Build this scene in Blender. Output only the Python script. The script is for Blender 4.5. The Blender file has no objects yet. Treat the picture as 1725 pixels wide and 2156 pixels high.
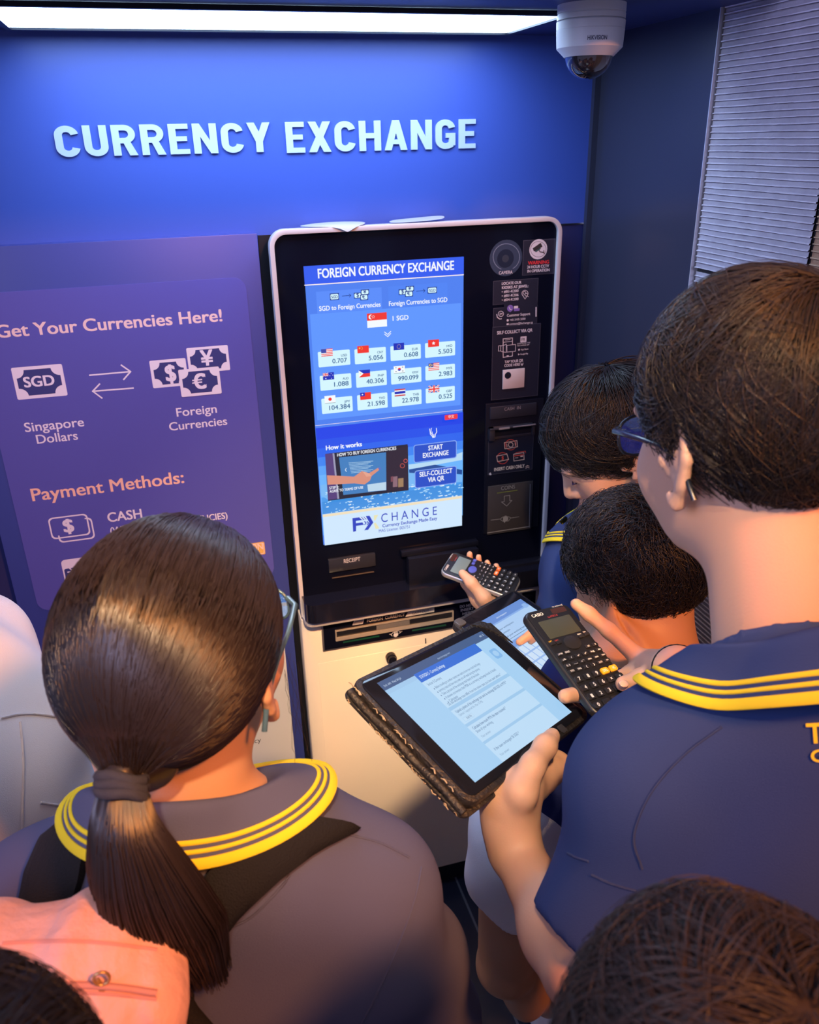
import bpy, bmesh, math, random
import numpy as np
from mathutils import Vector, Matrix

random.seed(7); rng = np.random.default_rng(7)
SC = bpy.context.scene
COL = SC.collection
R = math.radians

# ---------------------------------------------------------------- camera
IW, IH, FPX = 1725.0, 2156.0, 1742.0
CAM = np.array([0.0, -1.55, 1.83])
YAW, PITCH, ROLL = R(15.8), R(24.27), R(-1.28)
fw = np.array([math.sin(YAW)*math.cos(PITCH), math.cos(YAW)*math.cos(PITCH), -math.sin(PITCH)])
_r = np.cross(fw, [0, 0, 1]); _r /= np.linalg.norm(_r); _u = np.cross(_r, fw)
RT = _r*math.cos(ROLL) + _u*math.sin(ROLL)
UP = -_r*math.sin(ROLL) + _u*math.cos(ROLL)
cd = bpy.data.cameras.new('camera'); cam = bpy.data.objects.new('camera', cd); COL.objects.link(cam)
cd.sensor_fit = 'HORIZONTAL'; cd.sensor_width = 36.0; cd.lens = 36.0*FPX/IW
cd.clip_start = 0.02
cam.matrix_world = Matrix([[RT[0], UP[0], -fw[0], CAM[0]], [RT[1], UP[1], -fw[1], CAM[1]], [RT[2], UP[2], -fw[2], CAM[2]], [0, 0, 0, 1]])
cd.dof.use_dof = True; cd.dof.focus_distance = 1.15; cd.dof.aperture_fstop = 11
SC.camera = cam

# ---------------------------------------------------------------- light and exposure
SC.view_settings.view_transform = 'Standard'; SC.view_settings.look = 'None'
SC.view_settings.gamma = 1; SC.view_settings.use_curve_mapping = False
SC.view_settings.exposure = 0.0
world = bpy.data.worlds.new('world'); SC.world = world; world.use_nodes = True
bg = world.node_tree.nodes['Background']; bg.inputs[0].default_value = (0.40, 0.42, 0.72, 1); bg.inputs[1].default_value = 0.54
def area(name, loc, target, size, color, power, spread=180):
    ld = bpy.data.lights.new(name, 'AREA'); ld.shape = 'DISK'; ld.size = size; ld.color = color; ld.energy = power; ld.spread = R(spread)
    o = bpy.data.objects.new(name, ld); COL.objects.link(o); o.location = loc
    o.rotation_euler = (Vector(target) - Vector(loc)).to_track_quat('-Z', 'Y').to_euler(); return o
area('mall_downlight_warm', (1.0, -2.7, 3.3), (0.35, -0.7, 1.2), 0.35, (1.0, 0.32, 0.06), 48, 120)
area('mall_downlight_warm_left', (-0.15, -2.2, 3.1), (0.36, -0.02, 0.62), 0.12, (1.0, 0.64, 0.34), 3.2, 24)
area('mall_glow_lilac', (-2.0, -1.9, 2.6), (0.4, -0.4, 1.4), 1.2, (0.55, 0.58, 1.0), 34)

# ---------------------------------------------------------------- helpers
def lin(c):
    c = c.lstrip('#'); v = [int(c[i:i+2], 16)/255 for i in (0, 2, 4)]
    return tuple(x/12.92 if x <= .04045 else ((x+.055)/1.055)**2.4 for x in v)
MATS = {}
def mat(name, col, rough=.5, metal=0, emit=0, bump=None, var=None, coat=0, trans=0, sss=0, spec=.5, alpha=1):
    if name in MATS: return MATS[name]
    if isinstance(col, str): col = lin(col)
    m = bpy.data.materials.new(name); m.use_nodes = True; nt = m.node_tree; b = nt.nodes['Principled BSDF']
    b.inputs['Base Color'].default_value = (*col, 1); b.inputs['Roughness'].default_value = rough; b.inputs['Metallic'].default_value = metal
    b.inputs['Coat Weight'].default_value = coat; b.inputs['Coat Roughness'].default_value = .05
    b.inputs['Transmission Weight'].default_value = trans; b.inputs['Specular IOR Level'].default_value = spec
    b.inputs['Alpha'].default_value = alpha
    if sss:
        b.inputs['Subsurface Weight'].default_value = sss; b.inputs['Subsurface Radius'].default_value = (1, .35, .2); b.inputs['Subsurface Scale'].default_value = .008
    if emit:
        b.inputs['Emission Color'].default_value = (*col, 1); b.inputs['Emission Strength'].default_value = emit
        b.inputs['Base Color'].default_value = (.01, .01, .012, 1); b.inputs['Specular IOR Level'].default_value = .2
    tc = nt.nodes.new('ShaderNodeTexCoord')
    def noise(scale, detail=4, stretch=None):
        n = nt.nodes.new('ShaderNodeTexNoise'); n.inputs['Scale'].default_value = scale; n.inputs['Detail'].default_value = detail
        src = tc.outputs['Object']
        if stretch:
            mp = nt.nodes.new('ShaderNodeMapping'); mp.inputs['Scale'].default_value = stretch; nt.links.new(src, mp.inputs[0]); src = mp.outputs[0]
        nt.links.new(src, n.inputs['Vector']); return n
    if bump:
        n = noise(bump[0], 6, bump[2] if len(bump) > 2 else None); bn = nt.nodes.new('ShaderNodeBump'); bn.inputs['Strength'].default_value = bump[1]; bn.inputs['Distance'].default_value = .01
        nt.links.new(n.outputs['Fac'], bn.inputs['Height']); nt.links.new(bn.outputs[0], b.inputs['Normal'])
    if var:
        n = noise(var[0], 5, var[2] if len(var) > 2 else None); cr = nt.nodes.new('ShaderNodeMapRange'); cr.inputs['From Min'].default_value = .3; cr.inputs['From Max'].default_value = .7
        mx = nt.nodes.new('ShaderNodeMix'); mx.data_type = 'RGBA'
        c2 = lin(var[1]) if isinstance(var[1], str) else var[1]
        mx.inputs[6].default_value = (*col, 1); mx.inputs[7].default_value = (*c2, 1)
        nt.links.new(n.outputs['Fac'], cr.inputs['Value']); nt.links.new(cr.outputs[0], mx.inputs[0]); nt.links.new(mx.outputs[2], b.inputs['Base Color'])
    MATS[name] = m; return m

def link(name, me, mats, parent=None):
    o = bpy.data.objects.new(name, me); COL.objects.link(o)
    for m in (mats if isinstance(mats, (list, tuple)) else [mats]): me.materials.append(m)
    if parent is not None: o.parent = parent; o.matrix_parent_inverse = parent.matrix_world.inverted()
    return o
def tag(o, label=None, cat=None, group=None, kind=None):
    if label: o['label'] = label
    if cat: o['category'] = cat
    if group: o['group'] = group
    if kind: o['kind'] = kind
    return o
def empty(name, loc, label, cat, group=None):
    o = bpy.data.objects.new(name, None); COL.objects.link(o); o.location = loc; o.empty_display_size = .05
    o.matrix_world = Matrix.Translation(loc)
    return tag(o, label, cat, group)
def smooth(me, ang=None):
    me.polygons.foreach_set('use_smooth', [True]*len(me.polygons))
    if ang: me.set_sharp_from_angle(angle=R(ang))
    return me

class MB:
    """collects shapes for ONE mesh"""
    def __init__(s): s.v = []; s.f = []; s.m = []; s.n = 0
    def add(s, v, f, mi=0):
        v = np.asarray(v, float); s.v.append(v); s.f += [[i+s.n for i in q] for q in f]; s.m += [mi]*len(f); s.n += len(v); return s
    def prism(s, pts, axis, a, b, mi=0, fr=None):
        """closed outline extruded from a to b along axis ('x','y','z'); fr=(origin,ux,uy,uz) uses a local frame"""
        n = len(pts); P = []
        for d in (a, b):
            for p in pts:
                if fr is not None: P.append(fr[0] + fr[1]*p[0] + fr[2]*p[1] + fr[3]*d)
                elif axis == 'y': P.append((p[0], d, p[1]))
                elif axis == 'x': P.append((d, p[0], p[1]))
                else: P.append((p[0], p[1], d))
        F = [list(range(n)), list(range(2*n-1, n-1, -1))] + [[i, i+n, (i+1) % n+n, (i+1) % n] for i in range(n)]
        return s.add(P, F, mi)
    def box(s, x0, x1, y0, y1, z0, z1, mi=0, fr=None):
        if fr is not None: return s.prism([(x0, y0), (x1, y0), (x1, y1), (x0, y1)], 'z', z0, z1, mi, fr)
        return s.prism([(x0, y0), (x1, y0), (x1, y1), (x0, y1)], 'z', z0, z1, mi)
    def tube(s, path, r, n=8, mi=0, cap=True, up=None):
        path = np.asarray(path, float); m = len(path); r = np.full(m, r) if np.isscalar(r) else np.asarray(r)
        t = np.gradient(path, axis=0); t /= np.linalg.norm(t, axis=1)[:, None]+1e-12
        ref = np.array([0, 0, 1.]) if abs(t[0][2]) < .9 else np.array([1., 0, 0])
        a = np.cross(t[0], ref); a /= np.linalg.norm(a); V = []
        for i in range(m):
            a = a - t[i]*(a@t[i]); a /= np.linalg.norm(a)+1e-12; b = np.cross(t[i], a)
            for k in range(n):
                an = 2*math.pi*k/n; V.append(path[i] + r[i]*(a*math.cos(an)+b*math.sin(an)))
        F = [[i*n+k, i*n+(k+1) % n, (i+1)*n+(k+1) % n, (i+1)*n+k] for i in range(m-1) for k in range(n)]
        if cap: F += [list(range(n-1, -1, -1)), [(m-1)*n+k for k in range(n)]]
        return s.add(V, F, mi)
    def lathe(s, prof, c, n=48, mi=0, sz=1):
        V = []; m = len(prof)
        for (r, z) in prof:
            for k in range(n): V.append((c[0]+r*math.cos(2*math.pi*k/n), c[1]+r*math.sin(2*math.pi*k/n), c[2]+z*sz))
        F = [[i*n+k, i*n+(k+1) % n, (i+1)*n+(k+1) % n, (i+1)*n+k] for i in range(m-1) for k in range(n)]
        return s.add(V, F, mi)
    def mesh(s, name):
        me = bpy.data.meshes.new(name); me.from_pydata(np.concatenate(s.v).tolist(), [], s.f); me.update()
        me.polygons.foreach_set('material_index', s.m); return me
    def build(s, name, mats, parent=None, sm=None, bevel=0, seg=2, fixn=True):
        me = s.mesh(name)
        if fixn or bevel:
            bm = bmesh.new(); bm.from_mesh(me)
            if fixn: bmesh.ops.recalc_face_normals(bm, faces=bm.faces)
            if bevel:
                es = [e for e in bm.edges if len(e.link_faces) == 2 and e.calc_face_angle(0) > .6]
                bmesh.ops.bevel(bm, geom=es, offset=bevel, segments=seg, affect='EDGES', profile=.5, clamp_overlap=True)
            bm.to_mesh(me); bm.free()
        if sm or bevel: smooth(me, sm or 40)
        return link(name, me, mats, parent)
def rrect(x0, x1, y0, y1, r, n=8):
    if not isinstance(r, (list, tuple)): r = [r]*4
    P = []
    for (cx, cy, a, q) in ((x1, y1, 0, r[0]), (x0, y1, 90, r[1]), (x0, y0, 180, r[2]), (x1, y0, 270, r[3])):
        sx = -1 if cx == x1 else 1; sy = -1 if cy == y1 else 1
        if q <= 0: P.append((cx, cy)); continue
        for k in range(n+1):
            t = R(a+90*k/n); P.append((cx+sx*q+q*math.cos(t), cy+sy*q+q*math.sin(t)))
    return P
def ring_prism(mb, outer, inner, y0, y1, mi=0, axis='y'):
    n = len(outer); P = []
    for d in (y0, y1):
        for L in (outer, inner):
            P += [(p[0], d, p[1]) for p in L]
    F = []
    for i in range(n):
        j = (i+1) % n
        F += [[i, j, n+j, n+i], [2*n+i, 3*n+i, 3*n+j, 2*n+j], [i, 2*n+i, 2*n+j, j], [n+i, n+j, 3*n+j, 3*n+i]]
    return mb.add(P, F, mi)

# pixel of the photograph -> point on a real plane
def ray(x, y): return fw + RT*(x-IW/2)/FPX - UP*(y-IH/2)/FPX
def onY(x, y, Y): d = ray(x, y); return CAM + d*(Y-CAM[1])/d[1]
def onZ(x, y, Z): d = ray(x, y); return CAM + d*(Z-CAM[2])/d[2]
def atd(x, y, D): return CAM + ray(x, y)*D
def proj(P):
    q = np.asarray(P)-CAM; z = q@fw; return IW/2+FPX*(q@RT)/z, IH/2-FPX*(q@UP)/z

# flat lettering and graphics on a plane: local frame of the plane, u right, v up
_tc = {}
def glyphs(s, off=0.0):
    k = (s, off)
    if k not in _tc:
        c = bpy.data.curves.new('t', 'FONT'); c.body = s; c.size = 1; c.offset = off; c.resolution_u = 4; c.fill_mode = 'FRONT'
        o = bpy.data.objects.new('t', c); COL.objects.link(o)
        me = bpy.data.meshes.new_from_object(o.evaluated_get(bpy.context.evaluated_depsgraph_get()))
        v = np.array([x.co for x in me.vertices]).reshape(-1, 3); f = [list(p.vertices) for p in me.polygons]
        bpy.data.objects.remove(o); bpy.data.curves.remove(c); bpy.data.meshes.remove(me); _tc[k] = (v, f)
    return _tc[k]
CAPH = 0.682
class Art:
    """graphics lying on a plane. Default plane faces -Y at depth Y; coordinates come in crop pixels (org = ox, oy, scale) measured on that plane"""
    def __init__(s, Y=None, org=(0, 0, 1), frame=None, step=.00006):
        s.Y = Y; s.org = org; s.fr = frame; s.mb = MB(); s.mats = []; s.lay = 0; s.step = step
    def mi(s, m):
        if m not in s.mats: s.mats.append(m)
        return s.mats.index(m)
    def pt(s, x, y):
        if s.fr is not None: return (x, y)
        P = onY(s.org[0]+x/s.org[2], s.org[1]+y/s.org[2], s.Y); return (P[0], P[2])
    def emit(s, uv, faces, m, inc=1.0):
        s.lay += inc; D = [s.step*(s.lay+(q[2] if len(q) > 2 else 0)) for q in uv]
        if s.fr is None: V = [(q[0], s.Y-d, q[1]) for q, d in zip(uv, D)]
        else: o, ux, uy, uz = s.fr; V = [o+ux*q[0]+uy*q[1]+uz*d for q, d in zip(uv, D)]
        s.mb.add(V, faces, s.mi(m)); return s
    def polyuv(s, P, m): return s.emit(P, [list(range(len(P)))], m)
    def poly(s, pts, m): return s.polyuv([s.pt(*p) for p in pts], m)
    def rect(s, x0, y0, x1, y1, m, r=0):
        a = s.pt(x0, y0); b = s.pt(x1, y1)
        return s.polyuv(rrect(min(a[0], b[0]), max(a[0], b[0]), min(a[1], b[1]), max(a[1], b[1]), r, 5), m)
    def scale(s, x, y): a = s.pt(x, y); b = s.pt(x+1, y); return abs(b[0]-a[0])
    def circ(s, x, y, r, m, n=28):
        c = s.pt(x, y); r = r*s.scale(x, y); return s.polyuv([(c[0]+r*math.cos(2*math.pi*k/n), c[1]+r*math.sin(2*math.pi*k/n)) for k in range(n)], m)
    def line(s, pts, w, m, closed=False):
        w = w*s.scale(*pts[0]); P = [np.array(s.pt(*p)) for p in pts]
        if closed: P.append(P[0])
        V = []; F = []
        for a, b in zip(P[:-1], P[1:]):
            d = b-a; L = np.linalg.norm(d)
            if L < 1e-9: continue
            d /= L; n = np.array([-d[1], d[0]])*w/2; a2 = a-d*w*.35; b2 = b+d*w*.35; k = len(V)
            V += [(*q, .12*(k//4 % 6)) for q in (a2-n, b2-n, b2+n, a2+n)]; F.append([k, k+1, k+2, k+3])
        return s.emit([tuple(v) for v in V], F, m)
    def ring(s, x, y, r, w, m, a0=0, a1=360, n=32):
        return s.line([(x+r*math.cos(R(a0+(a1-a0)*k/n)), y+r*math.sin(R(a0+(a1-a0)*k/n))) for k in range(n+1)], w, m)
    def text(s, t, x0, y0, x1, h, m, bold=0.012, shear=0):
        """baseline starts at (x0, y0), ends at x1; capital height h"""
        v, f = glyphs(t, 0.0); u0, v0 = s.pt(x0, y0)
        if s.fr is None:
            px = s.org[0]+x1/s.org[2]; lo, hi = u0, u0+3
            for _ in range(40):
                md = (lo+hi)/2
                if proj((md, s.Y, v0))[0] < px: lo = md
                else: hi = md
            u1 = lo; py = s.org[1]+(y0-h)/s.org[2]; lo, hi = v0, v0+2
            for _ in range(40):
                md = (lo+hi)/2
                if proj((u0, s.Y, md))[1] > py: lo = md
                else: hi = md
            ch = lo-v0
        else: u1 = u0+(x1-x0); ch = h
        a, b = v[:, 0].min()-max(bold, 0), v[:, 0].max()+max(bold, 0); sx = (u1-u0)/(b-a); sy = ch/CAPH; bo = max(bold, 0)
        for k, (dx, dy) in enumerate(((0, 0),) if bo < .003 else ((0, 0), (-bo, -bo*.5), (bo, bo*.5), (bo, -bo*.5), (-bo, bo*.5))):
            s.emit([(u0+(p[0]+dx-a)*sx+shear*p[1]*sy, v0+(p[1]+dy)*sy) for p in v], f, m, 1.0 if k == 0 else .12)
        return s
    def build(s, name, parent): return s.mb.build(name, s.mats, parent, fixn=False)
    def face_front(s): return s
# ---------------------------------------------------------------- materials of the place
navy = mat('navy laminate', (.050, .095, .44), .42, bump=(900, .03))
navy_board = mat('blue board', (.032, .052, .27), .42)
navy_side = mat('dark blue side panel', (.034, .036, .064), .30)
black = mat('black gap', (.006, .007, .012), .4)
letter = mat('pale blue letter', (.50, .58, .74), .45)
gloss = mat('black glass', (.003, .004, .012), .10, spec=.16)
satin = mat('black plastic', (.006, .007, .015), .28, spec=.25)
whitep = mat('white plastic', (.74, .72, .74), .35)
cream = mat('cream powder coat', (.74, .66, .56), .45, bump=(1200, .04))
creamside = mat('pale grey powder coat', (.60, .58, .58), .45)
steel = mat('brushed steel', (.55, .52, .50), .32, metal=.9)
def place(o, label, cat): return tag(o, label, cat)
def struct(name, mb, m, bevel=0): return tag(mb.build(name, m, None, bevel=bevel), kind='structure')

# ---------------------------------------------------------------- the setting
CZ = 1.9975; YW = .05; XS = .8451; XE = -.62
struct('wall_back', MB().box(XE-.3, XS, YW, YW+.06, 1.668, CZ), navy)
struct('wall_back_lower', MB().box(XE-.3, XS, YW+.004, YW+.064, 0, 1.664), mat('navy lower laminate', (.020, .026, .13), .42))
struct('wall_right', MB().box(XS, XS+.05, -.3187, YW, 0, CZ), navy_side)
struct('trim_1', MB().box(XS-.003, XS+.02, -.3205, -.3187, 0, CZ+.12), mat('bright trim', (.75, .72, .74), .3, metal=.5))
struct('trim_2', MB().box(XS-.012, XS, YW-.012, YW, 0, CZ), navy_side)
fl = mat('dark floor tile', (.012, .014, .028), .25)
nt = fl.node_tree; bk = nt.nodes.new('ShaderNodeTexBrick'); tc = nt.nodes.new('ShaderNodeTexCoord'); mp = nt.nodes.new('ShaderNodeMapping')
mp.inputs['Location'].default_value = (-.545, .44, 0)
bk.offset = 0; bk.inputs['Scale'].default_value = 1; bk.inputs['Brick Width'].default_value = .6; bk.inputs['Row Height'].default_value = .45; bk.inputs['Mortar Size'].default_value = .003
bk.inputs['Color1'].default_value = (.012, .014, .030, 1); bk.inputs['Color2'].default_value = (.016, .018, .034, 1); bk.inputs['Mortar'].default_value = (.10, .10, .13, 1)
nt.links.new(tc.outputs['Object'], mp.inputs[0]); nt.links.new(mp.outputs[0], bk.inputs['Vector']); nt.links.new(bk.outputs['Color'], nt.nodes['Principled BSDF'].inputs['Base Color'])
struct('floor', MB().box(-2.6, 2.4, -3.4, .3, -.05, 0), fl)
ceil_m = mat('ceiling navy', (.03, .04, .16), .4)
struct('ceiling', MB().box(XE-.3, XS+.05, -.46, YW+.06, CZ, CZ+.05), ceil_m)
struct('wall_left', MB().box(XE-.36, XE-.3, -.46, YW+.06, 0, CZ), navy_side)

# ridged stone wall: every ridge is real relief, its lip coloured as if lit
def ridged(name, y0, y1, z0, z1, m, pitch=.0088, xo=0., depth=.0030, wob=.0003):
    mb = MB(); ys = np.linspace(y0, y1, 40); zz = []; xx = []
    z = z1
    while z > z0:
        zz += [z, z-pitch*.62, z-pitch*.66, z-pitch*.80, z-pitch*.84]; xx += [-depth*.05, -depth*.10, -depth*.85, -depth*.80, .0012]; z -= pitch
    zz = np.array(zz); xx = np.array(xx); n = len(zz); V = []; ph = rng.normal(size=n)
    for j, y in enumerate(ys):
        w = wob*np.sin(y*37+ph*3)+rng.normal(size=n)*.00012
        V.append(np.c_[XS+.004+xo+xx+rng.normal(size=n)*.00012, np.full(n, y), zz+w])
    V = np.concatenate(V); F = [[j*n+i, j*n+i+1, (j+1)*n+i+1, (j+1)*n+i] for j in range(len(ys)-1) for i in range(n-1)]
    mb.add(V, F)
    me = mb.mesh(name)
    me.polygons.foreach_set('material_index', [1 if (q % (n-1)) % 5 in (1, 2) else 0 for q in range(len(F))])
    return tag(link(name, me, m), kind='structure')
lit_lip = mat('lit stone lip', (.66, .63, .72), .6); lit_brown_lip = mat('lit brown lip', (.55, .38, .24), .6)  # lighter lip colours stand in for the LED light the ridges catch
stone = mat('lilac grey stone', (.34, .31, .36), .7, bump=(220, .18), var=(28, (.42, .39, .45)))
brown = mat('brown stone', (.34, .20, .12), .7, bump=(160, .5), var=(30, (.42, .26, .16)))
ridged('wall_stone_upper', -.3235, -.577, 1.625, 2.32, [stone, lit_lip])
ridged('wall_stone_lower', -.3235, -.577, .0, 1.620, [stone, lit_lip], xo=.002)
ridged('wall_stone_brown', -.579, -1.60, .0, 2.32, [brown, lit_brown_lip], xo=.004)
struct('wall_right_backing', MB().box(XS+.010, XS+.10, -1.62, -.3205, 0, 2.32), mat('stone backing', (.03, .03, .035), .8))

# ceiling light
lp = empty('ceiling_light', (.24, -.14, CZ), 'long flat white light panel in the booth ceiling above the big lettering', 'light')
LX0, LX1, LY0, LY1 = -.168, .626, -.254, -.02
led = mat('cool white diffuser', (.52, .72, 1.0), emit=12)
MB().box(LX0, LX1, LY0, LY1, CZ-.004, CZ-.001).build('diffuser', led, lp)
fr = MB()
for (a, b, c, d) in ((LX0-.008, LX1+.008, LY0-.008, LY0), (LX0-.008, LX1+.008, LY1, LY1+.008), (LX0-.008, LX0, LY0, LY1), (LX1, LX1+.008, LY0, LY1)):
    fr.box(a, b, c, d, CZ-.007, CZ-.0005)
fr.build('frame', satin, lp)

# security camera on the ceiling
cc = onZ(1252, 6, CZ); c0 = np.array([cc[0]+.004, cc[1]+.015, CZ])
sc = empty('security_camera', tuple(c0), 'white dome security camera hanging from the booth ceiling', 'camera')
rb = .0475
cw = mat('camera shell', (.62, .62, .66), .4)
MB().lathe([(0, 0), (rb*1.01, 0), (rb*1.01, -.016), (rb*.985, -.0165), (rb*.985, -.0185), (rb*1.01, -.019), (rb*1.01, -.029), (0, -.029)], c0, sz=.66).build('mounting_ring', cw, sc, sm=30)
MB().lathe([(0, -.029), (rb*.99, -.0295), (rb*1.02, -.032), (rb*1.015, -.0470), (rb*1.005, -.0473), (rb*1.005, -.048), (rb*1.015, -.0483), (rb*.985, -.082), (rb*.96, -.084), (rb*.74, -.099), (rb*.70, -.099), (rb*.70, -.085), (0, -.085)], c0, sz=.66).build('housing', cw, sc, sm=30)
dome = mat('smoked dome', (.10, .10, .14), .03, trans=.85, coat=1)
MB().lathe([(rb*.71*math.cos(t), -.096-rb*.98*math.sin(t)) for t in np.linspace(0, math.pi/2, 16)], c0, sz=.66).build('dome', dome, sc, sm=60)
dk = mat('lens black', (.01, .01, .012), .15)
bl = MB(); bl.lathe([(0, .0), (.016, -.002), (.020, -.012), (.016, -.024), (0, -.027)], c0+[0, 0, -.062], 24)
bl.tube([c0+[.0, .004, -.075], c0+[-.006, -.018, -.083]], .009, 16)
bl.build('camera_ball', dk, sc, sm=50)
# lettering wrapped on the shell
v, f = glyphs('HIKVISION', .02); sx = .0275/(v[:, 0].max()-v[:, 0].min()); P = []
for p in v:
    a = (p[0]-v[:, 0].mean())*sx/rb - R(103); r_ = rb*1.003
    P.append(c0+[r_*math.cos(a+0*p[1]), r_*math.sin(a), -.0475+p[1]*.0075])
lg = MB(); lg.add(P, f); lg.build('logo', mat('logo grey', (.06, .06, .10), .5), sc, fixn=False)

# raised letters on the wall
sg = empty('wall_lettering', (.3, YW, 1.85), 'large raised pale letters reading CURRENCY EXCHANGE on the blue wall', 'sign')
lefts = []
def raised(word, x0, y0, x1, h, Y, off):
    P0 = onY(x0, y0, Y); P1 = onY(x1, y0-(x1-x0)*.0207, Y); Pt = onY(x0, y0-h, Y)
    v, f = glyphs(word, off); a, b = v[:, 0].min(), v[:, 0].max(); sx = (P1[0]-P0[0])/(b-a); sy = (Pt[2]-P0[2])/CAPH
    adv = 0; pen = []
    for i, ch in enumerate(word):
        wv, _ = glyphs(word[:i+1], off); pen.append(wv[:, 0].max())
    for i, ch in enumerate(word):
        gv, gf = glyphs(ch, off); shift = pen[i]-gv[:, 0].max()
        bm = bmesh.new(); bv = [bm.verts.new((P0[0]+(q[0]+shift-a)*sx, Y-.0005, P0[2]+q[1]*sy)) for q in gv]
        for q in gf:
            try: bm.faces.new([bv[k] for k in q])
            except ValueError: pass
        e = bmesh.ops.extrude_face_region(bm, geom=list(bm.faces)); bmesh.ops.translate(bm, vec=(0, -.004, 0), verts=[g for g in e['geom'] if isinstance(g, bmesh.types.BMVert)])
        bmesh.ops.recalc_face_normals(bm, faces=bm.faces)
        me = bpy.data.meshes.new('letter'); bm.to_mesh(me); bm.free(); link('letter', me, letter, sg)
def arc(cx, cy, rx, ry, a0, a1, n=14): return [(cx+rx*math.cos(R(a0+(a1-a0)*k/n)), cy+ry*math.sin(R(a0+(a1-a0)*k/n))) for k in range(n+1)]
S_ = .20; WL = .62
def band(c, s=S_):
    c = np.array(c); d = np.gradient(c, axis=0); d /= np.linalg.norm(d, axis=1)[:, None]; n = np.c_[-d[:, 1], d[:, 0]]*s/2
    return [tuple(p) for p in np.r_[c+n, (c-n)[::-1]]]
def bowl(w=WL): q = w-S_/2; return arc(.36, .72, .16+.0, .18, 90, -90, 10)
cap_c = arc(.31, .69, .21, .21, 8, 180)+arc(.31, .31, .21, .21, 180, 352)
GL = {'C': (WL, [band(cap_c)]),
 'U': (WL, [band([(.10, 1.0), (.10, .6), (.10, .31)]+arc(.31, .31, .21, .21, 180, 360)[1:]+[(.52, .6), (.52, 1.0)])]),
 'R': (WL+.02, [[(0, 0), (S_, 0), (S_, 1), (0, 1)], band([(.1, .91), (.3, .91)]+arc(.33, .70, .20, .21, 88, -88)+[(.3, .49), (.1, .49)], .18), [(.27, .46), (.42, 0), (.64, 0), (.46, .48)]]),
 'E': (.54, [[(0, 0), (S_, 0), (S_, 1), (0, 1)], [(.1, 0), (.54, 0), (.54, .165), (.1, .165)], [(.1, .43), (.49, .43), (.49, .59), (.1, .59)], [(.1, .835), (.54, .835), (.54, 1), (.1, 1)]]),
 'N': (.66, [[(0, 0), (S_, 0), (S_, 1), (0, 1)], [(.46, 0), (.66, 0), (.66, 1), (.46, 1)], [(0, 1), (.20, 1), (.66, 0), (.46, 0)]]),
 'Y': (.66, [[(.23, 0), (.43, 0), (.43, .42), (.23, .42)], [(0, 1), (.215, 1), (.44, .42), (.23, .36)], [(.445, 1), (.66, 1), (.43, .36), (.23, .40)]]),
 'X': (.66, [[(0, 1), (.225, 1), (.66, 0), (.435, 0)], [(.435, 1), (.66, 1), (.225, 0), (0, 0)]]),
 'H': (.66, [[(0, 0), (S_, 0), (S_, 1), (0, 1)], [(.46, 0), (.66, 0), (.66, 1), (.46, 1)], [(.1, .42), (.56, .42), (.56, .59), (.1, .59)]]),
 'A': (.70, [[(0, 0), (.205, 0), (.455, 1), (.245, 1)], [(.495, 0), (.70, 0), (.455, 1), (.245, 1)], [(.15, .20), (.55, .20), (.50, .36), (.2, .36)]]),
 'G': (WL+.01, [band(cap_c[:15]+arc(.31, .31, .21, .21, 180, 270)+[(.40, .105), (.53, .17)]), [(.43, .12), (.63, .12), (.63, .54), (.43, .54)], [(.33, .38), (.63, .38), (.63, .54), (.33, .54)]])}
def raised(word, x0, y0, x1, h, Y):
    P0 = onY(x0, y0, Y); P1 = onY(x1, y0-(x1-x0)*.0207, Y); Pt = onY(x0, y0-h, Y)
    tw = sum(GL[c][0] for c in word)+.115*(len(word)-1); sx = (P1[0]-P0[0])/tw; sy = Pt[2]-P0[2]; u = 0
    for c in word:
        mb = MB()
        for k, poly in enumerate(GL[c][1]):
            mb.prism([(P0[0]+(u+q[0])*sx, P0[2]+q[1]*sy) for q in poly], 'y', Y-.0040-k*.00002, Y)
        mb.build('letter', letter, sg); u += GL[c][0]+.115
raised('CURRENCY', 122, 331, 572, 66, YW)
raised('EXCHANGE', 604, 322, 1000, 65, YW)

# ---------------------------------------------------------------- information board on the left
YB = .03
bd = empty('information_board', (-.09, YW, .25), 'tall blue information board with lavender poster left of the kiosk', 'board')
MB().box(-.3625, .1734, YB, YW+.003, .12, 1.6805).build('board', navy_board, bd, bevel=.0015)
struct('wall_gap', MB().box(.176, .20, YW-.004, YW+.003, 0, 1.675), black)
lav = mat('lavender print', (.074, .082, .40), .5)
p0 = onY(575, 1212, YB)
MB().prism(rrect(-.3265, .1445, p0[2], 1.6058, .022), 'y', YB-.0012, YB).build('poster', lav, bd)
wp = mat('white print', (.62, .60, .60), .5)
q0 = onY(594, 1410, YB)
MB().prism(rrect(-.3265, .1505, .28, 0.83, .022), 'y', YB-.0012, YB).build('lower_poster', wp, bd)
ink_w = mat('white ink', (.66, .68, .84), .5); ink_p = mat('pinkish ink', (.70, .56, .58), .5); ink_o = mat('peach ink', (.78, .50, .40), .5)
ink_n = mat('navy ink', (.030, .040, .19), .5); ink_k = mat('black ink', (.02, .02, .025), .5); gold = mat('gold print', (.60, .38, .10), .5)
O3 = (0, 480, 2.7645)
YP = YB-.0012
A = Art(YP, O3); A.text('Get Your Currencies Here!', -18, 640, 1296, 72, ink_p, .022); A.build('heading', bd)
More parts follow.
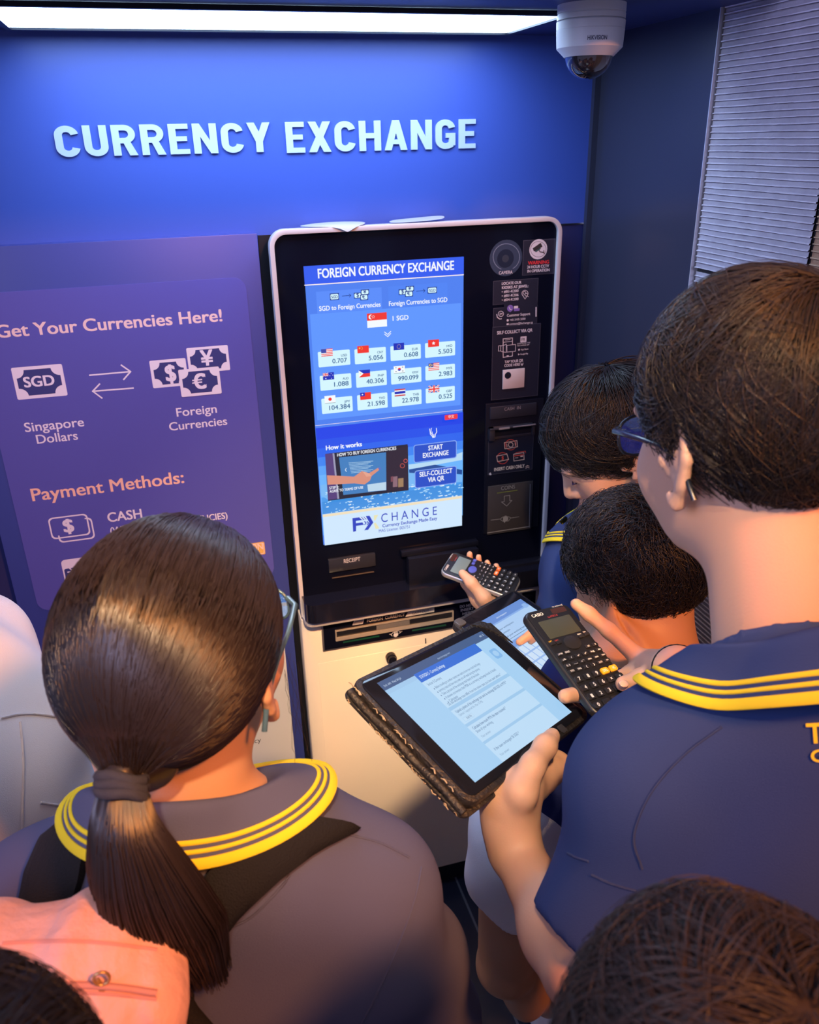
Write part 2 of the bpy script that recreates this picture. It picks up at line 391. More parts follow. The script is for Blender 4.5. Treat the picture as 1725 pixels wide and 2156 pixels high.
def note(A, x0, y0, x1, y1, sym, sx0, sy0, sx1, sh, skew, bold=.03):
    """banknote icon, TL (x0,y0) and BR (x1,y1) on the plane"""
    a = A.pt(x0, y0); b = A.pt(x1, y1); w = b[0]-a[0]; h = a[1]-b[1]
    A.polyuv(rrect(a[0], b[0], b[1], a[1], h*.05, 4), ink_w)
    t = h*.10; r = h*.24; P = []
    for (cx, cy, a0) in ((b[0]-t, a[1]-t, 270), (a[0]+t, a[1]-t, 360), (a[0]+t, b[1]+t, 90), (b[0]-t, b[1]+t, 180)):
        for k in range(9): P.append((cx+r*math.cos(R(a0-90*k/8)), cy+r*math.sin(R(a0-90*k/8))))
    A.polyuv(P, ink_n)
    if sym == '€':
        A.text('C', sx0+14, sy0, sx1, sh, ink_w, .05)
        for k in (.40, .58): A.line([(sx0, sy0-sh*k), (sx0+52, sy0-sh*k-6)], 8, ink_w)
    else: A.text(sym, sx0, sy0, sx1, sh, ink_w, bold)
A = Art(YP, O3); note(A, 62, 815, 395, 974, 'SGD', 143, 928, 322, 58, 0); A.build('banknote_icon', bd)
A = Art(YP, O3)
for pts in ([(522, 857), (760, 836)], [(706, 798), (760, 836), (720, 882)], [(776, 932), (540, 950)], [(580, 908), (540, 950), (594, 990)]): A.line(pts, 9, ink_w)
A.build('arrow_icon', bd)
A = Art(YP, O3)
note(A, 868, 774, 1100, 914, '$', 968, 892, 1030, 92, 0); note(A, 1083, 700, 1341, 826, '¥', 1172, 802, 1246, 84, 0); note(A, 1036, 826, 1292, 962, '€', 1122, 936, 1204, 84, 0)
A.build('banknotes_icon', bd)
A = Art(YP, O3)
A.text('Singapore', 148, 1188, 492, 52, ink_w); A.text('Dollars', 217, 1256, 456, 50, ink_w); A.build('caption', bd); A = Art(YP, O3); A.text('Foreign', 1030, 1098, 1264, 48, ink_w); A.text('Currencies', 988, 1180, 1324, 46, ink_w)
A.build('caption', bd)
A = Art(YP, O3); A.text('Payment Methods:', 190, 1590, 1074, 70, ink_o, .016); A.build('subheading', bd)
A = Art(YP, O3)
def rrpx(A, x0, y0, x1, y1, r, w, m):
    a = A.pt(x0, y0); b = A.pt(x1, y1); P = rrect(a[0], b[0], b[1], a[1], r, 4); k = A.scale(x0, y0)*w
    n = len(P); cx = (a[0]+b[0])/2; cy = (a[1]+b[1])/2; Wd = (b[0]-a[0])/2; Hd = (a[1]-b[1])/2
    I = [(cx+(p[0]-cx)*(Wd-k)/Wd, cy+(p[1]-cy)*(Hd-k)/Hd) for p in P]
    A.emit(P+I, [[i, (i+1) % n, n+(i+1) % n, n+i] for i in range(n)], m)
rrpx(A, 320, 1710, 556, 1806, .008, 9, ink_w); rrpx(A, 276, 1690, 530, 1784, .008, 9, ink_w); A.rect(300, 1710, 508, 1768, lav); A.text('$', 374, 1772, 436, 72, ink_w, .03)
A.text('CASH', 630, 1712, 830, 52, ink_w, .02); A.text('(WE ACCEPT 17 CURRENCIES)', 645, 1780, 1326, 36, ink_w, .016)
A.build('cash_line', bd)
A = Art(YP, O3)
A.rect(352, 1935, 680, 2110, ink_w, .008); A.rect(372, 1985, 640, 2100, ink_n, .004)
A.line([(395, 2003), (430, 2000), (405, 1980)], 8, ink_w); A.line([(440, 1985), (470, 2010)], 8, ink_w)
A.build('card_icon', bd)
A = Art(YP, O3); A.rect(1150, 1880, 1546, 1898, gold, .003); rrpx(A, 1155, 1885, 1541, 1894, .003, 4, ink_p); A.text('COMING SOON', 1205, 1916, 1532, 34, ink_p, .016); A.build('badge', bd)
A = Art(YB-.0012, (540, 1300, 4.9)); A.text('currency', -240, 1342, 50, 46, ink_k, .004); A.build('lower_lettering', bd)
# ---------------------------------------------------------------- the kiosk
ks = empty('currency_kiosk', (.475, .02, 0), 'tall black glass and cream currency exchange machine with a large bright screen', 'machine')
KX0, KX1, KZ1 = .1895, .7605, 1.6875
KZ0 = 1.83-1.0*.9394
GY = .004                                      # plane of the glass
MB().prism(rrect(KX0+.004, KX1-.004, KZ0, KZ1-.004, [.026, .026, 0, 0]), 'y', GY+.002, YW-.001).build('upper_body', mat('dark teal plastic', (.012, .020, .034), .3), ks)
ro = rrect(KX0, KX1, KZ0, KZ1, [.030, .030, 0, 0]); ri = rrect(KX0+.0085, KX1-.0085, KZ0-.001, KZ1-.0085, [.022, .022, 0, 0])
mb = MB(); ring_prism(mb, ro, ri, -.004, .020); mb.build('frame', mat('pale frame', (.50, .49, .53), .35), ks, bevel=.0012)
MB().prism(rrect(KX0+.0085, KX1-.0085, KZ0, KZ1-.0085, [.022, .022, 0, 0]), 'y', GY, GY+.004).build('glass_front', gloss, ks)
def scr(hexc, e=1.0): return mat('screen '+hexc, hexc, emit=e)
SY = GY-.0004
a = onY(640, 562, SY); b = onY(973, 1105, SY)
screen = MB().prism([(a[0], b[2]), (b[0], b[2]), (b[0], a[2]), (a[0], a[2])], 'y', SY, GY).build('screen', scr('#4a80f0'), ks)
O4 = (560, 440, 2.695); O5 = (560, 840, 2.695)
SY -= .0001
sw = scr('#e6f4ff'); sw2 = scr('#f2f6ff'); stile = scr('#d4f6ff'); snum = scr('#1b5a94'); hdr = scr('#2a5cf0')
A = Art(SY, O4); A.rect(213, 325, 1123, 372, hdr); A.rect(218, 430, 1123, 376, scr('#fff0ec'))
A.text('FOREIGN CURRENCY EXCHANGE', 296, 393, 1068, 52, sw2, .028); A.build('screen_heading', screen)
A = Art(SY, O4); A.rect(250, 598, 1105, 1112, scr('#5c96ff')); A.rect(284, 470, 660, 566, scr('#568cfa')); A.rect(694, 440, 1030, 540, scr('#4c84f4'))
def tabnotes(A, dx, dy, flip):
    m = scr('#123a8c')
    def nb(x, y, w, h, t, tx0, tx1, th):
        A.rect(x, y, x+w, y+h-w*.06, m); A.rect(x+4, y+4, x+w-4, y+h-4-w*.06, stile, .002); A.text(t, tx0, y+h*.72, tx1, th, m, .02)
    if not flip: nb(362, 480, 54, 38, 'SGD', 371, 408, 15); A.line([(432, 494), (482, 490)], 3, m); A.line([(472, 482), (482, 490), (474, 500)], 3, m); X, Y = 498, 476
    else: nb(916, 444, 54, 36, 'SGD', 926, 962, 15); A.line([(854, 466), (902, 462)], 3, m); A.line([(892, 454), (902, 462), (894, 472)], 3, m); X, Y = 752, 456
    nb(X, Y, 46, 32, '$', X+16, X+30, 22); nb(X+40, Y-18, 48, 30, '¥', X+54, X+72, 20); nb(X+36, Y+10, 46, 32, '€', X+48, X+66, 22)
tabnotes(A, 0, 0, False); tabnotes(A, 0, 0, True)
A.text('SGD to Foreign Currencies', 302, 578, 650, 26, sw2, .02); A.text('Foreign Currencies to SGD', 697, 550, 1028, 26, sw2, .02)
A.text('1 SGD', 718, 633, 808, 26, sw2, .02)
for k in (0, 12): A.line([(672, 697+k), (690, 711+k), (707, 693+k)], 4, sw2)
A.build('tabs', screen)
CC = {k: scr(v) for k, v in dict(r='#f0362e', w='#f4faff', b='#1330b8', k='#20242c', y='#ffd83a', n='#3a4aa8', g='#c8303c').items()}
def star(A, u, v, r, m, n=5):
    A.polyuv([(u+(r if k % 2 == 0 else r*.42)*math.sin(math.pi*k/n), v+(r if k % 2 == 0 else r*.42)*math.cos(math.pi*k/n)) for k in range(2*n)], m)
def flag(A, code, x0, y0, x1, y1):
    a = A.pt(x0, y0); b = A.pt(x1, y1); X0, Z1, X1, Z0 = a[0], a[1], b[0], b[1]; w = X1-X0; h = Z1-Z0
    def q(u0, v0, u1, v1, m): A.polyuv([(X0+u0*w, Z0+v0*h), (X0+u1*w, Z0+v0*h), (X0+u1*w, Z0+v1*h), (X0+u0*w, Z0+v1*h)], CC[m])
    def P(L, m): A.polyuv([(X0+u*w, Z0+v*h) for u, v in L], CC[m])
    def dot(u, v, r, m): A.polyuv([(X0+u*w+r*h*math.cos(2*math.pi*k/16), Z0+v*h+r*h*math.sin(2*math.pi*k/16)) for k in range(16)], CC[m])
    def union(u0, v0, u1, v1):
        q(u0, v0, u1, v1, 'b'); dw = u1-u0; dh = v1-v0
        for mm, t in (('w', .13), ('r', .05)):
            P([(u0, v0), (u0+t*dw, v0), (u1, v1-t*dh), (u1, v1), (u1-t*dw, v1), (u0, v0+t*dh)], mm); P([(u1, v0), (u1, v0+t*dh), (u0+t*dw, v1), (u0, v1), (u0, v1-t*dh), (u1-t*dw, v0)], mm)
        for mm, t in (('w', .17), ('r', .10)):
            q(u0+dw*(.5-t*.7), v0, u0+dw*(.5+t*.7), v1, mm); q(u0, v0+dh*(.5-t), u1, v0+dh*(.5+t), mm)
    if code == 'SGD': q(0, 0, 1, .5, 'w'); q(0, .5, 1, 1, 'r'); dot(.2, .75, .17, 'w'); dot(.26, .75, .15, 'r'); [star(A, X0+(.31+.06*math.sin(k*1.257))*w, Z0+(.75+.09*math.cos(k*1.257))*h, .04*h, CC['w']) for k in range(5)]
    elif code in ('USD', 'MYR'):
        for k in range(9): q(0, k/9, 1, (k+1)/9, 'r' if k % 2 == 0 else 'w')
        q(0, .45, .45, 1, 'n')
        if code == 'MYR': dot(.2, .73, .2, 'y'); dot(.26, .73, .17, 'n'); star(A, X0+.31*w, Z0+.73*h, .12*h, CC['y'], 7)
    elif code == 'CNY': q(0, 0, 1, 1, 'r'); star(A, X0+.2*w, Z0+.7*h, .17*h, CC['y']); [star(A, X0+u*w, Z0+v*h, .06*h, CC['y']) for u, v in ((.38, .88), (.44, .75), (.44, .6), (.38, .47))]
    elif code == 'EUR': q(0, 0, 1, 1, 'b'); [star(A, X0+.5*w+.28*h*math.sin(k*math.pi/6), Z0+.5*h+.28*h*math.cos(k*math.pi/6), .05*h, CC['y']) for k in range(12)]
    elif code == 'HKD': q(0, 0, 1, 1, 'r'); star(A, X0+.5*w, Z0+.5*h, .28*h, CC['w'])
    elif code == 'AUD': q(0, 0, 1, 1, 'b'); union(0, .5, .5, 1); [star(A, X0+u*w, Z0+v*h, r*h, CC['w'], 7) for u, v, r in ((.25, .22, .12), (.75, .85, .07), (.75, .18, .07), (.62, .55, .07), (.88, .6, .07))]
    elif code == 'PHP': q(0, 0, 1, .5, 'r'); q(0, .5, 1, 1, 'b'); P([(0, 0), (.42, .5), (0, 1)], 'w'); dot(.14, .5, .08, 'y')
    elif code == 'KRW':
        q(0, 0, 1, 1, 'w'); dot(.5, .5, .23, 'r'); P([(.5+.23*h/w*math.cos(R(t)), .5+.23*math.sin(R(t))) for t in range(180, 361, 15)], 'b')
        for u, v in ((.2, .78), (.8, .78), (.2, .22), (.8, .22)): P([(u-.05, v-.05), (u+.05, v-.05), (u+.05, v+.05), (u-.05, v+.05)], 'k')
        q(0, -.06, 1, -.02, 'k')
    elif code == 'JPY': q(0, 0, 1, 1, 'w'); dot(.5, .5, .24, 'r'); q(0, -.06, 1, -.02, 'k')
    elif code == 'TWD': q(0, 0, 1, 1, 'r'); q(0, .5, .45, 1, 'b'); star(A, X0+.22*w, Z0+.75*h, .15*h, CC['w'], 9)
    elif code == 'THB': q(0, 0, 1, 1, 'g'); q(0, .17, 1, .83, 'w'); q(0, .33, 1, .67, 'b')
    elif code == 'GBP': union(0, 0, 1, 1)
A = Art(SY-.002, O4); flag(A, 'SGD', 573, 594, 688, 666); A.build('flag_icon', screen)
TILES = [('USD', '0.707', 294, 812, 480, 883, 378, 461, 312, 796, 380, 832), ('CNY', '5.056', 502, 797, 683, 866, 584, 666, 518, 779, 585, 814), ('EUR', '0.608', 706, 780, 880, 848, 784, 864, 724, 763, 785, 797), ('HKD', '5.503', 903, 762, 1074, 830, 979, 1058, 920, 744, 983, 779),
 ('AUD', '1.088', 305, 948, 487, 1015, 388, 470, 322, 931, 388, 966), ('PHP', '40.306', 510, 930, 687, 998, 571, 670, 526, 916, 592, 950), ('KRW', '990.099', 709, 912, 883, 980, 751, 866, 725, 893, 789, 926), ('MYR', '2.983', 905, 893, 1073, 957, 981, 1058, 922, 876, 984, 912),
 ('JPY', '104.384', 314, 1078, 494, 1146, 360, 479, 332, 1062, 396, 1096), ('TWD', '21.598', 517, 1058, 692, 1126, 577, 676, 534, 1044, 597, 1078), ('THB', '22.978', 713, 1040, 884, 1106, 773, 868, 730, 1024, 792, 1058), ('GBP', '0.525', 907, 1020, 1072, 1086, 981, 1057, 922, 1004, 985, 1038)]
for (c, val, x0, y0, x1, y1, t0, t1, f0, g0, f1, g1) in TILES:
    A = Art(SY-.003, O4); A.rect(x0, y0, x1, y1, stile, .0022)
    bot = lambda x: y1+(x1-x)*.08
    A.text(val, t0, bot(t0)-15, t1, 25, snum, .012); A.text(c, t1-34, bot(t1-34)-50, t1, 13, snum, .012)
    flag(A, c, f0, g0, f1, g1); A.build('currency_tile', screen)
# lower half
A = Art(SY, O5); A.rect(280, 153, 1116, 60, scr('#fff0ec'))
bands = [(158, '#1a45e8'), (225, '#1f52ea'), (275, '#2a66ee'), (325, '#3f86f4'), (375, '#5aa4fa'), (425, '#6ab4fc')]
for k, (y, c) in enumerate(bands): A.rect(282+(y-158)*.075, y+8, 1116, 660, scr(c))
A.rect(316, 560, 1114, 560, scr('#4a9cec')); A.rect(317, 585, 1114, 565, scr('#3f90e0'))
A.poly([(810, 372), (1000, 345), (1116, 300), (1114, 345), (900, 385), (812, 398)], scr('#b8dcf4')); A.poly([(812, 400), (960, 372), (1114, 402), (1113, 428), (930, 412), (814, 425)], scr('#1c4c98'))
A.poly([(306, 490), (352, 480), (810, 418), (1114, 432), (1113, 470), (812, 500), (360, 575), (310, 545)], scr('#78b8f4'))
for k in range(160):
    x = 318+rng.random()*790; y = 640-(x-318)*.105-rng.random()**1.5*110; w = 4+rng.random()*26*(1 if rng.random() < .3 else .5)
    A.poly([(x, y), (x+w, y-3-w*.1), (x+w*1.2, y+2-w*.1), (x+w*.4, y+4)], scr('#a8d8fc' if k % 3 else '#dff2ff'))
A.build('earth_picture', screen)
SY -= .012
A = Art(SY+.001, O5); A.rect(322, 655, 1113, 718, scr('#cfe8ff')); A.rect(322, 657, 1113, 563, scr('#f0e0c0'))
ln = scr('#2a44c0')
A.poly([(491, 676), (560, 668), (575, 682), (511, 692), (511, 705), (548, 700), (556, 714), (512, 720), (512, 750), (495, 754)], ln)
for dx in (0, 14, 28): A.poly([(530+dx, 672-dx*.1), (540+dx, 671-dx*.1), (552+dx, 684-dx*.1), (545+dx, 685-dx*.1)], sw)
A.poly([(566, 664), (588, 662), (610, 700), (580, 742), (558, 745), (588, 702)], ln)
for dx in (0, 14): A.poly([(556+dx, 694), (563+dx, 693), (572+dx, 703), (563+dx, 714), (556+dx, 714), (565+dx, 704)], ln)
A.poly([(612, 660), (638, 656), (620, 690), (613, 688)], scr('#e8e4b8')); A.poly([(612, 706), (622, 700), (645, 734), (622, 737)], scr('#e8e4b8'))
A.text('C H A N G E', 655, 700, 970, 48, ln, -.006); A.text('Currency Exchange Made Easy', 661, 728, 972, 18, ln, .02); A.text('MAS License: 005751', 641, 757, 816, 17, ln, 0)
A.build('screen_logo', screen)
A = Art(SY, O5)
A.rect(1015, 92, 1088, 112, scr('#f03a44'), .002); A.text('中文', 1036, 109, 1068, 14, sw2, 0); A.build('language_button', screen); A = Art(SY, O5)
m = sw2
A.line([(930, 170), (934, 200), (945, 212), (948, 220)], 4, m); A.line([(944, 196), (952, 218), (960, 216), (962, 200), (970, 188), (968, 166)], 4, m); A.line([(940, 165), (936, 192), (944, 200), (944, 186)], 3, m); A.line([(954, 200), (954, 218)], 3, m)
A.build('hand_icon', screen); A = Art(SY, O5); A.text('How it works', 341, 291, 546, 25, sw2, .03)
A.build('screen_caption', screen)
for (x0, y0, x1, y1, lines) in ((838, 262, 1083, 334, (('START', 922, 292, 1004), ('EXCHANGE', 891, 334, 1037))), (844, 408, 1083, 478, (('SELF-COLLECT', 872, 442, 1058), ('VIA QR', 920, 472, 1012)))):
    A = Art(SY, O5); A.rect(x0, y0, x1, y1, scr('#88aaf4'), .005); A.rect(x0+4, y0+4, x1-4, y1-4, scr('#2250c8'), .004)
    for t, a_, b_, c_ in lines: A.text(t, a_, b_, c_, 26, sw2, .024)
    A.build('screen_button', screen)
A = Art(SY, O5); A.rect(336, 312, 810, 518, scr('#1b2238'))
A.poly([(415, 332), (682, 302), (684, 518), (440, 545)], scr('#3f7fc0')); A.poly([(336, 313), (385, 308), (412, 565), (352, 573)], scr('#54407c')); A.poly([(378, 309), (388, 308), (416, 566), (406, 567)], scr('#9a9ab8'))
A.poly([(684, 302), (806, 262), (810, 517), (684, 520)], scr('#2a2438'))
for k in range(8): A.line([(470+k*2, 363+k*8), (608-(k % 3)*14, 352+k*8)], 2.4, scr('#b8dcf0'))
A.poly([(575, 485), (682, 470), (682, 516), (580, 525)], scr('#bcd8ec'))
A.line([(456, 392), (450, 402), (457, 411)], 3, sw)
A.poly([(346, 432), (430, 436), (500, 440), (545, 408), (585, 420), (640, 388), (652, 394), (600, 436), (590, 462), (560, 484), (500, 478), (350, 486)], scr('#d8907c')); A.poly([(545, 408), (585, 420), (600, 436), (570, 440)], scr('#e4a48e')); A.poly([(636, 390), (650, 386), (653, 395), (642, 402)], scr('#5a6cc8'))
A.ring(792, 350, 10, 3, scr('#d05858')); A.ring(774, 378, 12, 3, scr('#c8584c'))
for x, y, w, h, c in ((720, 500, 26, 60, '#8a6a78'), (750, 500, 30, 50, '#a08060'), (708, 470, 14, 30, '#7a4a58')): A.poly([(x, y-h), (x+w, y-h-3), (x+w, y-3), (x, y)], scr(c))
A.text('HOW TO BUY FOREIGN CURRENCIES', 404, 326, 739, 18, sw2, .02); A.text('STEP 2:', 360, 512, 414, 15, sw2, .02); A.text('AGREE TO TERMS OF USE', 361, 531, 552, 14, sw2, .02)
A.build('video_window', screen)

# stickers and openings in the right column
SK = GY-.0004
O6 = (960, 480, 3.079)
stk = mat('black sticker', (.012, .014, .030), .35); edge = mat('sticker edge', (.06, .065, .10), .4); pw = mat('sticker white', (.55, .56, .64), .5); red = mat('sticker red', (.55, .03, .04), .5)
A = Art(SK, O6); A.circ(325, 195, 106, mat('lens ring slate', (.030, .045, .085), .25)); A.ring(328, 188, 86, 4, mat('lens ring pale', (.14, .19, .28), .4)); A.circ(322, 198, 54, mat('lens dark', (.010, .013, .03), .1)); A.circ(322, 198, 22, mat('lens core', (.03, .035, .05), .1))
A.rect(272, 298, 372, 262, mat('lens ring slate', 0)); A.text('CAMERA', 279, 301, 367, 20, pw, .01); A.build('camera_window', ks)
A = Art(SK, O6); A.rect(438, 80, 636, 295, edge); A.rect(441, 83, 634, 293, stk)
A.circ(535, 138, 58, pw); A.ring(535, 138, 50, 2.5, edge, n=40)
A.poly([(498, 132), (550, 96), (562, 120), (520, 152), (505, 150)], ink_k); A.poly([(512, 152), (548, 128), (552, 134), (520, 158)], mat('sticker teal', (.03, .10, .11), .5)); A.line([(538, 140), (546, 155), (570, 158)], 5, ink_k); A.line([(570, 146), (572, 166)], 5, ink_k)
A.text('WARNING', 467, 238, 604, 22, red, .03); A.text('24 HOUR CCTV', 462, 263, 603, 18, pw, .03); A.text('IN OPERATION', 463, 289, 607, 18, pw, .03); A.build('warning_sticker', ks)
NST = [0]
def stick(x0, y0, x1, y1): A = Art(SK, O6); A.lay = NST[0]; NST[0] += 5; A.rect(x0, y0, x1, y1, edge); A.rect(x0+2.5, y0+2.5, x1-2, y1-2, stk); return A
A = stick(243, 344, 530, 478)
A.text('LOCATE OUR', 298, 369, 425, 17, pw, .03); A.text('KIOSKS AT JEWEL:', 298, 396, 470, 17, pw, .03)
for k, t in enumerate(('• #B1-K200', '• #B1-K206', '• #04-K200')): A.text(t, 297, 422+k*26.5, 406, 16, pw, .02)
A.ring(448, 424, 20, 3, pw, 120, 420); A.line([(432, 436), (448, 460), (462, 440)], 3, pw); A.ring(444, 420, 9, 3, pw); A.ring(456, 432, 9, 3, pw); A.line([(462, 440), (470, 446)], 3, pw)
A.build('location_sticker', ks)
A = stick(243, 520, 525, 640)
A.rect(312, 488, 524, 630, stk)
A.ring(292, 556, 17, 3, pw); A.text('24', 282, 562, 302, 12, pw, .02); A.line([(265, 560), (268, 578), (284, 590), (296, 588)], 5, pw)
vi = mat('violet print', (.16, .11, .42), .5); A.circ(352, 520, 20, vi); A.poly([(345, 535), (352, 548), (358, 536)], vi); A.line([(344, 512), (350, 526), (360, 530)], 4, pw); A.rect(376, 506, 402, 524, pw); A.rect(376, 522, 412, 536, vi)
A.text('Customer Support', 330, 575, 481, 17, pw, .02); A.text('+65 3105 2000', 348, 602, 450, 13, pw, .01); A.text('contact@fxchange.sg', 346, 629, 497, 13, pw, .01); A.circ(335, 598, 7, pw); A.rect(328, 618, 342, 628, pw)
A.poly([(515, 512), (522, 511), (522, 574), (515, 575)], pw); A.build('support_sticker', ks)
A = stick(238, 642, 530, 1085)
A.text('SELF COLLECT VIA QR', 266, 690, 496, 20, pw, .03)
A.line([(306, 718), (366, 712), (366, 830), (306, 838)], 4, pw, True); A.line([(320, 726), (352, 723)], 3, pw); A.line([(306, 740), (366, 734)], 3, pw)
A.line([(276, 764), (290, 762), (290, 796), (276, 798)], 3, pw, True); A.line([(290, 764), (310, 760), (326, 752), (326, 806), (292, 800)], 3, pw)
A.rect(328, 758, 386, 800, stk); A.line([(330, 760), (386, 754), (386, 798), (330, 804)], 3, pw, True)
A.rect(328, 826, 342, 832, pw)
A.rect(418, 704, 456, 738, pw, .001); A.text('FX', 424, 731, 448, 18, stk, .03)
A.text('DOWNLOAD THE', 397, 754, 480, 9, pw, .0); A.text('FXCHANGE APP', 397, 767, 474, 9, pw, .0); A.text('App Store', 420, 792, 468, 10, pw, .02); A.circ(408, 788, 6, pw); A.text('Google Play', 416, 822, 467, 10, pw, .02); A.poly([(402, 812), (412, 818), (402, 825)], pw)
A.text('TAP YOUR QR', 314, 876, 434, 17, pw, .03); A.text('CODE HERE', 312, 900, 414, 17, pw, .03); A.line([(420, 882), (427, 890), (434, 880)], 3, pw); A.line([(420, 876), (427, 884), (434, 874)], 3, pw)
A.build('collect_sticker', ks)
a = onY(960+303/3.079, 480+920/3.079, GY); b = onY(960+440/3.079, 480+1030/3.079, GY)
sw_ = MB().box(a[0], b[0], GY-.003, GY-.0002, b[2], a[2]).build('scanner_window', mat('pale scanner plate', (.52, .50, .52), .3), ks, bevel=.0006)
A = Art(GY-.0032, O6); A.circ(338, 956, 21, mat('lens dark', 0)); A.circ(338, 956, 9, black); A.build('scanner_eye', ks)
# cash in module: a raised surround with a recessed bill mouth
def pbox(O, x0, y0, x1, y1, y_front, y_back=GY+.001):
    a = onY(O[0]+x0/O[2], O[1]+y0/O[2], GY); b = onY(O[0]+x1/O[2], O[1]+y1/O[2], GY); return (a[0], b[0], y_front, y_back, b[2], a[2])
md = mat('charcoal plastic', (.020, .022, .034), .30)
MB().box(*pbox(O6, 192, 1140, 528, 1930, GY-.003)).build('cash_module', satin, ks, bevel=.001)
MB().box(*pbox(O6, 218, 1160, 515, 1205, GY-.006)).build('cash_in_plate', md, ks, bevel=.001)
A = Art(GY-.0062, O6); A.text('CASH  IN', 315, 1185, 420, 20, mat('etched grey', (.22, .22, .26), .5), .0); A.build('cash_in_lettering', ks)
mo = MB(); x0, x1, y0, y1, z0, z1 = pbox(O6, 205, 1290, 500, 1335, GY-.014)
mo.box(x0, x1, GY-.016, GY, z1-.0035, z1); mo.box(x0, x0+.012, GY-.014, GY, z0, z1); mo.box(x1-.006, x1, GY-.010, GY, z0, z1); mo.box(x0, x1, GY-.006, GY, z0, z0+.002)
mo.build('bill_mouth', md, ks, bevel=.0008)
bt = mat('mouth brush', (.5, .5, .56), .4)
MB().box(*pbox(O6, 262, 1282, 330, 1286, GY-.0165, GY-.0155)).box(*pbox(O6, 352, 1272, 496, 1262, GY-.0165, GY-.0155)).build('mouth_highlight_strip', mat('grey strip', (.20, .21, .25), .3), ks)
SK2 = GY-.0035
A = Art(SK2, O6); A.rect(212, 1360, 495, 1565, edge); A.rect(214, 1362, 493, 1563, stk)
A.poly([(214, 1592), (226, 1585), (232, 1600), (220, 1603)], pw)
rd = mat('sign red', (.50, .06, .05), .5); cr = mat('sign cream', (.62, .48, .44), .5)
A.ring(356, 1405, 34, 4, rd); A.line([(314, 1392), (396, 1378), (400, 1418), (318, 1432)], 4, cr, True); A.ring(356, 1405, 15, 4, cr); A.line([(330, 1400), (332, 1418)], 4, cr); A.line([(384, 1390), (386, 1410)], 4, cr)
A.ring(302, 1492, 36, 4, rd); A.line([(264, 1478), (320, 1468), (330, 1462), (342, 1500), (270, 1514)], 4, cr, True); A.text('$', 296, 1502, 310, 22, rd, .03)
A.line([(374, 1466), (440, 1455), (442, 1500), (376, 1510)], 4, cr, True); A.line([(388, 1456), (450, 1446), (452, 1458)], 4, rd); A.line([(376, 1478), (440, 1468)], 6, rd); A.rect(418, 1476, 434, 1482, cr); A.line([(384, 1490), (402, 1488)], 3, cr)
A.text('INSERT CASH ONLY', 248, 1576, 444, 21, mat('sign white', (.60, .55, .52), .5), .024); A.line([(452, 1548), (462, 1538), (474, 1544)], 3, cr); A.line([(452, 1558), (462, 1548), (474, 1554)], 3, cr)
A.build('insert_cash_sticker', ks)
MB().box(*pbox(O6, 205, 1672, 482, 1942, GY-.006)).build('coin_plate', mat('smoky plate', (.040, .036, .038), .25), ks, bevel=.0008)
A = Art(GY-.0062, O6); gy = mat('coin grey', (.20, .20, .21), .5)
A.text('COINS', 294, 1700, 383, 24, gy, .0); A.line([(270, 1718), (398, 1700)], 5, mat('olive line', (.14, .17, .03), .5))
A.line([(314, 1738), (350, 1733), (350, 1768), (364, 1766), (330, 1802), (296, 1776), (314, 1774)], 3.5, gy, True)
A.line([(228, 1894), (290, 1886), (300, 1876), (322, 1866), (348, 1874), (356, 1880), (410, 1872)], 3, gy); A.line([(290, 1890), (302, 1900), (340, 1900), (354, 1882)], 3, gy)
A.poly([(306, 1876), (322, 1868), (340, 1876), (338, 1894), (322, 1902), (316, 1912), (306, 1898)], gy)
A.line([(205, 1976), (478, 1934)], 5, gy); A.line([(482, 1660), (476, 1940)], 4, gy); A.build('coin_graphics', ks)

# lower openings and the tray
MB().box(*pbox(O5, 352, 908, 620, 940, GY-.006)).build('receipt_plate', md, ks, bevel=.001)
A = Art(GY-.0063, O5); A.text('RECEIPT', 443, 932, 536, 22, pw, .004); A.build('receipt_lettering', ks)
MB().box(*pbox(O5, 375, 1014, 612, 978, GY-.004)).build('receipt_slot', mat('bronze lip', (.10, .075, .06), .3), ks)
hd = MB(); x0, x1, _, _, z0, z1 = pbox(O5, 790, 878, 1180, 1005, 0); zt = onY(560+760/2.695, 840+852/2.695, GY)[2]
hd.prism([(z0-.01, GY), (z0-.01, 0) if 0 else (z0-.01, -.020), (z1-.004, -.020), (z1, -.014), (z1, GY)], 'x', x0, x1) if 0 else None
hd.box(x0, x1, -.024, GY, z0-.02, z1); hd.box(x0-.012, x1+.004, -.012, GY, z1, zt)
hd.build('note_hood', satin, ks, bevel=.002)
x2 = onY(560+1250/2.695, 840+840/2.695, GY); x3 = onY(560+1575/2.695, 840+890/2.695, GY)
MB().box(x2[0], KX1-.0085, -.018, GY, x3[2]-.05, x3[2]+.002).build('coin_hood', satin, ks, bevel=.002)
TZ = onY(645.3, 1250, GY)[2]; TY = onZ(684, 1272, TZ)[1]
def tray_outline(g, yf): # rounded front corners
    r = .022; P = [(KX0+.004-g, YW-.004), (KX0+.004-g, yf-g+r)]
    for k in range(7): t = R(180+90*k/6); P.append((KX0+.004-g+r+r*math.cos(t), yf-g+r+r*math.sin(t)))
    for k in range(7): t = R(270+90*k/6); P.append((KX1-.004+g-r+r*math.cos(t), yf-g+r+r*math.sin(t)))
    return P+[(KX1-.004+g, yf-g+r), (KX1-.004+g, YW-.004)]
TH = .044
tr = MB().prism(tray_outline(0, TY), 'z', TZ-TH, TZ-.006)
o1 = tray_outline(0, TY); n = len(o1); i1 = [(min(max(x, KX0+.012), KX1-.012), max(y, TY+.008)) for x, y in o1]
